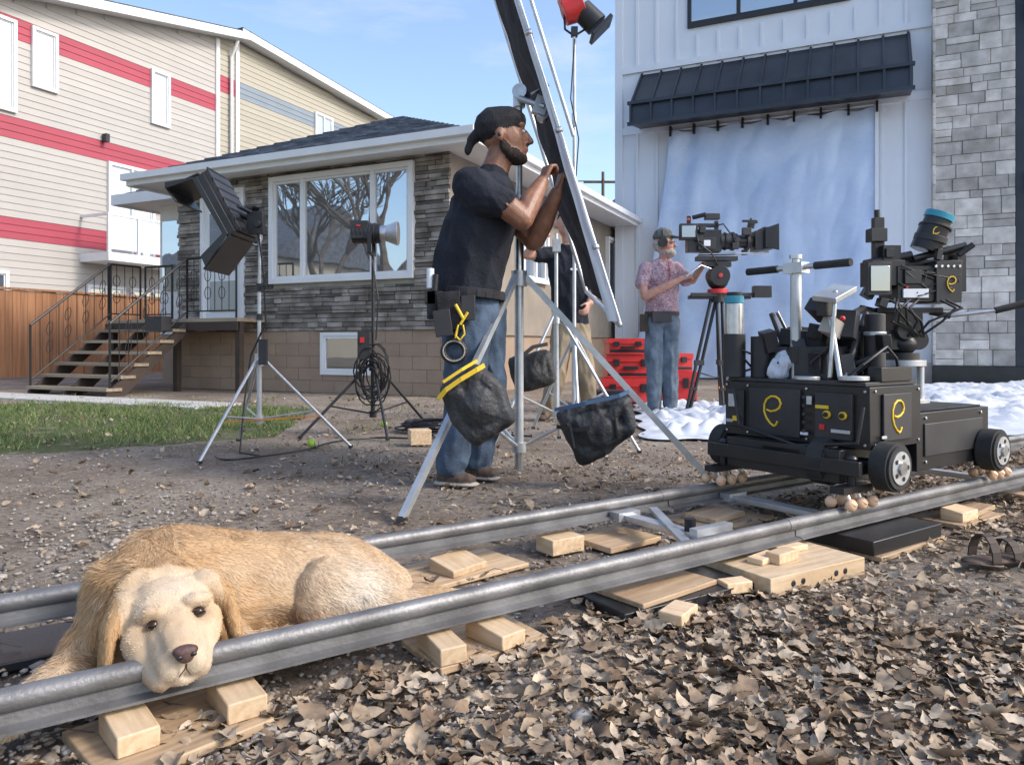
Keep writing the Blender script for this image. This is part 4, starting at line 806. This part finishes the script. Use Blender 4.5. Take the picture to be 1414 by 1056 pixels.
b.tube(rp,4.4,M_blk,n=8); b.tube([(x,y-3.4,z) for x,y,z in rp],1.2,M_sole,n=6); b.tube([(-8,-64,193),(-4,-62,205),(0,-60,216)],1.3,M_yel)
b.done()
b=B('ear_piece',parent=G1,k=k); b.ell((50,-31,470),(2.4,1.6,3),M_blk); b.done()
b=B('eye',parent=G1,k=k); b.ell((83,-10.5,479),(3,3.2,2.2),M_wht); b.ell((85.2,-11,479),(1.3,1.8,1.7),M_blk); b.done()
k=.00705; G2=empty('man',(1.445,7.26,0)); P=[]; Pa=P.append
Pa((1,(2,0,138),(23,17,8),(2,0,170),(23,17,15))); Pa((1,(2,0,170),(23,17,15),(1,0,194),(25,15,12))); Pa((1,(1,0,200),(24,12,8),(3,0,208),(10,9,6)))
Pa((2,(2,0,124),(22,16,10),(2,0,138),(22,16,6)))
Pa((0,(4,0,206),8,(6,0,222),7.5)); Pa((0,(4,0,236),(13,11,13),(8,-2,230),(10,9,11))); Pa((0,(18,-4,232),(2.2,2.2,2.5),(20,-5,229),(2.2,2.5,1.6))); Pa((4,(13,-3,220),(8,8,7),(6,-2,221),(9,9,6))); Pa((0,(14,-10,235),(3,2,2),(12,-9,235),(3,2,2)))
Pa((5,(3,0,243),(14.5,12.5,8),(4,0,246),(13,12,10))); Pa((5,(14,-2,243),(6,9,2),(24,-5,241),(5,7,1.2))); Pa((4,(-6,0,232),(5,9,6),(-4,0,228),(5,9,6)))
Pa((1,(-20,-2,198),(10,10,10),(-27,-10,178),(9,9,9))); Pa((0,(-27,-10,178),6.5,(-24,-16,160),6)); Pa((0,(-24,-16,160),6.3,(6,-27,175),5)); Pa((0,(6,-27,175),5,(22,-28,183),4))
Pa((1,(22,0,198),(9,10,10),(34,-6,182),(8,8,8))); Pa((0,(34,-6,182),6,(42,-10,182),5.5)); Pa((0,(42,-10,182),5.5,(56,-14,204),4))
hand(P,0,(22,-28,183),(1,0,.35),(.2,.6,-.6),k,1,.95); hand(P,0,(56,-14,204),(.8,0,.5),(.2,-.2,-.9),k,-1,.9)
Pa((2,(-8,0,126),(14,14,12),(-9,-3,66),(11.5,11,10))); Pa((2,(-9,-3,66),(11.5,11,10),(-9,0,10),(9.5,10,7))); Pa((2,(12,0,126),(14,14,12),(13,-2,66),(11.5,11,10))); Pa((2,(13,-2,66),(11.5,11,10),(14,2,10),(9.5,10,7)))
Pa((3,(-10,0,4),(6,7,4),(-4,-12,3),(6,8,3.5))); Pa((3,(14,2,4),(6,7,4),(22,-8,3),(6,8,3.5)))
organic('body',P,[M_skin2,M_pink,M_jean2,M_shoe,M_greyh,M_cap],k=k,vox=.0075,sm=2,parent=G2,fold={1:(.018,9),2:(.018,9)})
b=B('headset_and_pouch',parent=G2,k=k,bevel=.003); b.cyl((1,-14,234),(1,-10,234),6.5,M_blk,n=16); b.tube([(1,-12,238),(1,-10,250),(1,0,255),(1,10,250)],1.3,M_blk); b.box((-2,-18,132),(26,8,14),M_blkp); b.box((-24,-6,124),(10,10,24),M_dkstair); b.tube([(1,-13,230),(6,-14,216),(10,-14,195),(8,-18,178)],.5,M_red)
for i in range(16):
    a0=i/16*6.283;a1=(i+1)/16*6.283; b.beam((2+23.5*math.cos(a0),17.5*math.sin(a0),137),(2+23.5*math.cos(a1),17.5*math.sin(a1),137),1.5,5,M_dkstair)
b.ell((17,-9.4,235),(1.2,1.2,1),M_blk,n=6); b.done()
k=.0064; G3=empty('man',(.45,6.6,0)); P=[]; Pa=P.append
Pa((1,(10,0,134),(25,18,10),(10,0,175),(26,19,18))); Pa((1,(10,0,175),(26,19,18),(8,0,216),(30,18,15))); Pa((1,(8,0,224),(26,14,10),(8,0,240),(10,9,6)))
Pa((2,(10,0,122),(24,18,12),(10,0,136),(24,18,7))); Pa((0,(8,0,238),8.5,(6,-2,256),8)); Pa((0,(5,-2,272),(13.5,14,15),(4,-4,264),(11,12,13))); Pa((0,(2,-17,268),(2.5,3,3),(2,-18,266),(3,3,2))); Pa((4,(6,0,278),(14.5,15,12),(7,2,272),(14,13,13))); Pa((0,(-10,-2,268),(3,4,5),(-10,-2,270),(3,4,5)))
Pa((1,(-16,-2,228),(11,11,11),(-34,-8,226),(10,10,10))); Pa((0,(-34,-8,226),7.5,(-50,-14,226),6.5)); Pa((0,(-50,-14,226),6.5,(-36,-26,246),5)); hand(P,0,(-36,-26,246),(.8,-.3,.6),(.3,.8,-.3),k,1,1.0)
Pa((1,(34,0,226),(11,11,11),(42,-8,205),(10,10,10))); Pa((0,(42,-8,205),7.5,(46,-12,180),6.5)); Pa((0,(46,-12,180),6.5,(34,-26,160),5)); hand(P,0,(34,-26,160),(-.3,-.5,-.7),(-.6,.4,.2),k,-1,.6)
Pa((2,(0,0,124),(16,16,14),(-8,-12,66),(12,13,12))); Pa((2,(-8,-12,66),(12,13,12),(-22,-2,12),(9.5,10,8))); Pa((2,(22,0,124),(16,16,14),(30,-10,66),(12,13,12))); Pa((2,(30,-10,66),(12,13,12),(38,2,12),(9.5,10,8)))
Pa((3,(-24,0,5),(7,8,5),(-30,-14,4),(7,9,4))); Pa((3,(40,4,5),(7,8,5),(48,-8,4),(7,9,4)))
organic('body',P,[M_skin2,M_shirt,M_khaki,M_shoe,M_hair],k=k,vox=.008,sm=2,parent=G3,fold={1:(.016,9),2:(.018,9)})
b=B('chest_print',parent=G3,k=k); b.box((20,-21,206),(22,1,3),M_wht); b.done()
for i,(x,y,z,sx_,sz_,m) in enumerate(((1.25,8.2,0,.55,.30,M_red),(1.28,8.25,.305,.5,.25,M_red),(1.24,8.22,.56,.4,.17,M_red),(1.78,8.5,0,.6,.36,M_red),(1.76,8.5,.365,.5,.2,M_red),(1.0,7.6,0,.34,.2,M_blkp))):
    b=B('tool_case',(x,y,z),R.uniform(-.2,.2),bevel=.012); b.bx(-sx_/2,sx_/2,-.16,.16,0,sz_*.68,m); b.bx(-sx_/2-.01,sx_/2+.01,-.17,.17,sz_*.69,sz_,m)
    for q in(-.3,.3): b.bx(sx_*q-.03,sx_*q+.03,-.185,-.165,sz_*.5,sz_*.8,M_blk)
    b.bx(-.08,.08,-.19,-.17,sz_*.35,sz_*.5,M_blk); b.bx(-sx_/2+.01,sx_/2-.01,-.163,-.16,.02,.05,M_blk); b.done()
S=empty('sandal',(1.49,2.25,.01),.25)
organic('footbed',[(0,(-.12,0,.014),(.035,.036,.012),(.10,.0,.014),(.05,.046,.012))],[M_shoe],vox=.005,sm=2,parent=S)
b=B('straps',parent=S)
for x,hh in((-.08,.075),(-.0,.055),(.06,.05)): 
    pts=[(x,.044*math.cos(a),.018+hh*math.sin(a)) for a in np.linspace(0,math.pi,9)]
    for a,c in zip(pts,pts[1:]): b.beam(a,c,.03,.005,M_dkstair)
b.done()
# ------------------------------------------------------------------ dog
DG=empty('dog',(-.581,1.31,0),TR); P=[]; Pa=P.append
TL_=.12
def tz(x,z): return z+TL_*(x+.006)
def Ph(g,p,r,q,s_): P.append((g,(p[0],p[1],tz(p[0],p[2])),r,(q[0],q[1],tz(q[0],q[2])),s_))
Pa((0,(.03,.27,.15),(.145,.135,.145),(.20,.28,.13),(.13,.13,.120)))
Pa((0,(.20,.28,.13),(.12,.13,.117),(.38,.28,.11),(.12,.125,.11)))
Pa((0,(.38,.28,.11),(.12,.125,.11),(.49,.27,.075),(.085,.10,.07)))
Pa((0,(.33,.155,.12),(.080,.055,.09),(.43,.16,.09),(.080,.06,.08)))
Pa((0,(.42,.14,.07),(.06,.04,.05),(.54,.15,.065),(.042,.035,.035)))
Pa((0,(.52,.14,.065),(.035,.03,.03),(.61,.16,.06),(.037,.032,.026)))
Pa((0,(.61,.155,.055),(.02,.012,.016),(.645,.15,.05),(.014,.012,.013))); Pa((0,(.61,.175,.055),(.02,.012,.016),(.645,.18,.05),(.014,.012,.013)))
Pa((0,(.26,.12,.045),(.04,.035,.03),(.38,.13,.06),(.05,.04,.04)))
Pa((0,(.54,.30,.055),(.03,.03,.03),(.62,.25,.04),(.024,.024,.024))); Pa((0,(.62,.25,.04),(.024,.024,.024),(.70,.22,.035),(.012,.012,.012)))
Pa((0,(-.03,.24,.17),(.105,.09,.108),(-.01,.14,.185),(.088,.07,.072)))
Pa((0,(-.05,.22,.11),(.10,.09,.10),(-.02,.13,.12),(.09,.06,.07)))
for i in range(3): Pa((0,(-.12+.015*i,.15+.035*i,.11),(.022,.016,.05),(-.05+.03*i,.125+.04*i,.225),(.028,.016,.028)))
Pa((0,(-.10,.22,.09),(.06,.06,.07),(-.15,.15,.07),(.045,.04,.045))); Pa((0,(-.15,.15,.07),(.045,.04,.045),(-.21,.10,.065),(.035,.03,.035))); Pa((0,(-.21,.10,.06),(.033,.03,.03),(-.26,.075,.05),(.036,.032,.026)))
Pa((0,(.09,.19,.08),(.06,.06,.06),(.12,.11,.07),(.035,.035,.035))); Pa((0,(.10,.11,.06),(.04,.035,.035),(.21,.08,.07),(.032,.03,.032))); Pa((0,(.21,.08,.07),(.03,.03,.03),(.27,.075,.06),(.034,.030,.026)))
Ph(2,(-.005,.10,.190),(.080,.07,.050),(-.006,.066,.188),(.072,.048,.045))
Ph(2,(-.006,.06,.165),(.078,.045,.048),(-.006,.10,.158),(.084,.06,.055))
Ph(2,(-.006,.03,.172),(.040,.032,.034),(-.009,-.058,.156),(.027,.022,.020))
Ph(2,(-.006,.02,.155),(.056,.03,.035),(-.009,-.040,.140),(.040,.026,.028))
for s in(-1,1):
    Ph(2,(-.007+s*.024,.01,.140),(.030,.03,.036),(-.009+s*.018,-.056,.132),(.022,.022,.027))
    Ph(2,(-.008+s*.044,.01,.122),(.022,.028,.030),(-.009+s*.030,-.040,.112),(.019,.022,.022))
    Ph(2,(-.006+s*.058,.04,.155),(.026,.025,.034),(-.008+s*.046,.005,.126),(.022,.025,.026))
    Ph(2,(-.005+s*.033,.026,.206),(.022,.015,.010),(-.005+s*.050,.036,.200),(.016,.014,.011))
    Ph(2,(-.005+s*.030,.0215,.1965),(.008,.008,.0045),(-.005+s*.048,.028,.191),(.008,.009,.005))
    Ph(2,(-.005+s*.034,.018,.1755),(.010,.007,.004),(-.005+s*.047,.026,.173),(.008,.008,.006))
    Ph(1,(-.005+s*.066,.100,.216),(.024,.032,.013),(-.005+s*.100,.080,.172),(.013,.040,.027))
    Ph(1,(-.005+s*.100,.080,.172),(.013,.040,.027),(-.005+s*.108,.055,.115),(.010,.030,.020))
Ph(2,(-.009,-.045,.104),(.028,.02,.012),(-.008,.0,.102),(.038,.03,.014))
def hairmat(name,rough=.55):
    m=bpy.data.materials.new(name); m.use_nodes=True; N=m.node_tree.nodes; b=N['Principled BSDF']; b.inputs['Roughness'].default_value=rough; b.inputs['Specular IOR Level'].default_value=.25
    a=N.new('ShaderNodeAttribute'); a.attribute_name='c'; m.node_tree.links.new(a.outputs['Color'],b.inputs['Base Color']); return m
M_fur=hairmat('fur',.7)
dog=organic('body',P,[M_fur,M_fur,M_fur],vox=.004,sm=4,parent=DG,fold={0:(.0075,11),1:(.003,20),2:(.002,28)})
dm=dog.data; nv=len(dm.vertices); VC=np.zeros(nv*3); dm.vertices.foreach_get('co',VC); VC=VC.reshape(-1,3)
EZ=.186
def eyed(p,s,dz=0,dy=.014):
    ex=-.005+s*.037; return p-np.array([ex,dy,tz(ex,EZ)+dz])
def furcol(p):
    x,y,z=p.T; zz=z-TL_*(x+.006)
    nn=np.array([noise.noise(Vector(q)*8)+.6*noise.noise(Vector((q[0]*18,q[1]*18,q[2]*40)))+.3*noise.noise(Vector(q)*70) for q in p])
    cream=np.array([.70,.54,.37]); gold=np.array([.55,.34,.165]); white=np.array([.76,.68,.57])
    g=np.clip(.30+.75*nn,0,1)
    g=np.maximum(g,np.clip(1.2-np.abs(z-.27)*12,0,1)*.7*(x<.3))
    neck=(y>.115)&(x<.10)&(z<.25); g=np.where(neck,np.clip(g+.18,0,1),g)
    ear=(np.abs(x+.005)>.084)&(y<.14)&(y>.02)&(zz<.23)&(zz>.085)&(np.abs(x)<.13); g=np.where(ear,.95,g)
    hd=(y<.12)&(np.abs(x)<.084)&(zz>.085); g=np.where(hd,np.clip(.30+.6*nn,0,1)*.9,g)
    c=cream*(1-g[:,None])+gold*g[:,None]
    wt=np.exp(-((x-.39)**2/.006+(y-.12)**2/.01+(z-.13)**2/.005)); wt=np.maximum(wt,.8*np.exp(-((x+.008)**2/.0026+(y+.03)**2/.006+(zz-.128)**2/.0015))); wt=np.maximum(wt,.6*(z<.07)*(y<.2)); wt=np.maximum(wt,.45*np.exp(-((x+.005)**2/.003+(y-.05)**2/.004+(zz-.222)**2/.0006)))
    c=c*(1-wt[:,None])+white*wt[:,None]
    for s in(-1,1):
        q=eyed(p,s,-.003,.018); e=np.exp(-(q[:,0]**2/1.7+q[:,1]**2+q[:,2]**2)/.00024); c=c*(1-.72*e[:,None])+np.array([.12,.065,.035])*.72*e[:,None]
        e=np.exp(-((x+.008-s*.034)**2/.00030+(y+.02)**2/.004+(zz-.100)**2/.00010)); c=c*(1-.6*e[:,None])+np.array([.14,.085,.06])*.6*e[:,None]
    return c
at=dm.attributes.new('c','FLOAT_COLOR','POINT'); at.data.foreach_set('color',np.c_[furcol(VC)*.75,np.ones(nv)].astype(np.float32).ravel())
NN=np.zeros(nv*3); dm.vertices.foreach_get('normal',NN); NN=NN.reshape(-1,3)
NZ=tz(-.009,.158)
def strands(K):
    idx=rng.integers(0,nv,K); jit=rng.normal(0,.0022,(K,3)); nr=NN[idx]; jit-=nr*np.sum(jit*nr,1)[:,None]; p=VC[idx]+jit-nr*.001
    nose=np.array([-.009,-.09,.155]); hd=(p[:,1]<.13)&(np.abs(p[:,0]+.005)<.13)&(p[:,2]>.08)
    df=p-nose; df/=np.linalg.norm(df,axis=1)[:,None]; df=df+np.array([0,0,-.15])
    body=np.array([.75,-.15,-.45])+np.zeros((K,3)); neck=(p[:,0]<.03)&(~hd); body[neck]=np.array([-.1,.0,-1.0]); body[(p[:,0]>.28)&(p[:,1]<.24)]=np.array([.8,0,-.5])
    dr=np.where(hd[:,None],df,body); ear=hd&(np.abs(p[:,0]+.005)>.084); dr[ear]=np.array([0,0,-1.0])
    fn=np.array([[noise.noise(Vector(q)*14),noise.noise(Vector(q)*14+Vector((9,0,0))),noise.noise(Vector(q)*14+Vector((0,9,0)))] for q in p]); dr=dr+fn*.9
    dr-=nr*np.sum(dr*nr,1)[:,None]; dr/=np.linalg.norm(dr,axis=1)[:,None]+1e-6
    ln=np.where(hd,rng.uniform(.004,.0075,K),rng.uniform(.009,.018,K)); ln=np.where(ear,rng.uniform(.006,.010,K),ln); ln=np.where(p[:,1]<.0,rng.uniform(.0025,.0045,K),ln); ln=np.where(neck,ln*1.35,ln)
    ln=np.where((p[:,2]<.06)&(~hd),ln*.5,ln)
    bad=np.zeros(K,bool)
    for s in(-1,1): q=eyed(p,s); bad|=((q[:,0]/.0115)**2+(q[:,1]/.012)**2+(q[:,2]/.0075)**2)<1
    bad|=(((p-np.array([-.009,-.086,NZ]))**2).sum(1)<.021**2); g=~bad
    p,nr,dr,ln=p[g],nr[g],dr[g],ln[g]; K=len(p)
    d0=dr*.8+nr*.40+rng.normal(0,.12,(K,3)); m1=p+d0*ln[:,None]*.5; m2=m1+(dr*.95+nr*.06+rng.normal(0,.14,(K,3)))*ln[:,None]*.5
    sdv=np.cross(dr,nr)+rng.normal(0,.3,(K,3)); sdv/=np.linalg.norm(sdv,axis=1)[:,None]; wd=.00048
    Q=np.stack([p-sdv*wd,p+sdv*wd,m1-sdv*wd*.8,m1+sdv*wd*.8,m2-sdv*wd*.2,m2+sdv*wd*.2],1)
    f=np.array([[0,1,3,2],[2,3,5,4]]); F=(f[None]+(np.arange(K)*6)[:,None,None]).reshape(-1,4)
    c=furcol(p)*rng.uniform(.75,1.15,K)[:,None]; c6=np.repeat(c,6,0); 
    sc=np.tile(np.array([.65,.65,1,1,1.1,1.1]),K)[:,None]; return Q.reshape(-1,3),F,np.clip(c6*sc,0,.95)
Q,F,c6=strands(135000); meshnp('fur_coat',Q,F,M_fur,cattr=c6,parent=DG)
M_nose=mat('dog_nose',(.085,.045,.04),.4,var=.3,scale=200,bump=.3,bscale=600); M_eye=mat('dog_eye',(.025,.011,.006),.08,var=.1); M_lip=mat('dog_lip',(.07,.04,.03),.6)
organic('nose',[(0,(-.009,-.081,NZ+.004),(.0215,.013,.010),(-.009,-.083,NZ-.009),(.012,.011,.007))],[M_nose],vox=.0018,sm=2,parent=DG)
b=B('nostrils',parent=DG)
for s in(-1,1): b.ell((-.009+s*.011,-.0935,NZ-.001+s*.001),(.005,.002,.0036),M_blk,n=8)
b.done()
b=B('eyes',parent=DG)
for s in(-1,1): ex=-.005+s*.037; b.ell((ex,.0165,tz(ex,EZ)),(.0105,.0105,.0085),M_eye,n=16)
b.done()
b=B('eyelids',parent=DG)
for s in(-1,1):
    cx=-.005+s*.037; cz=tz(cx,EZ)
    b.tube([(cx+.0108*math.cos(a),.0085+.004*abs(math.cos(a)),cz+(.0040 if math.sin(a)>0 else .0062)*math.sin(a)-s*.0022*math.cos(a)) for a in np.linspace(0,6.28,17)],.0014,M_lip,n=6)
    b.tube([(-.009+s*.0006,-.090,NZ-.015),(-.009+s*.0012,-.084,NZ-.026),(-.009+s*.009,-.079,NZ-.038)],.0010,M_lip,n=5)
b.done()
print('VERTS dog',nv)
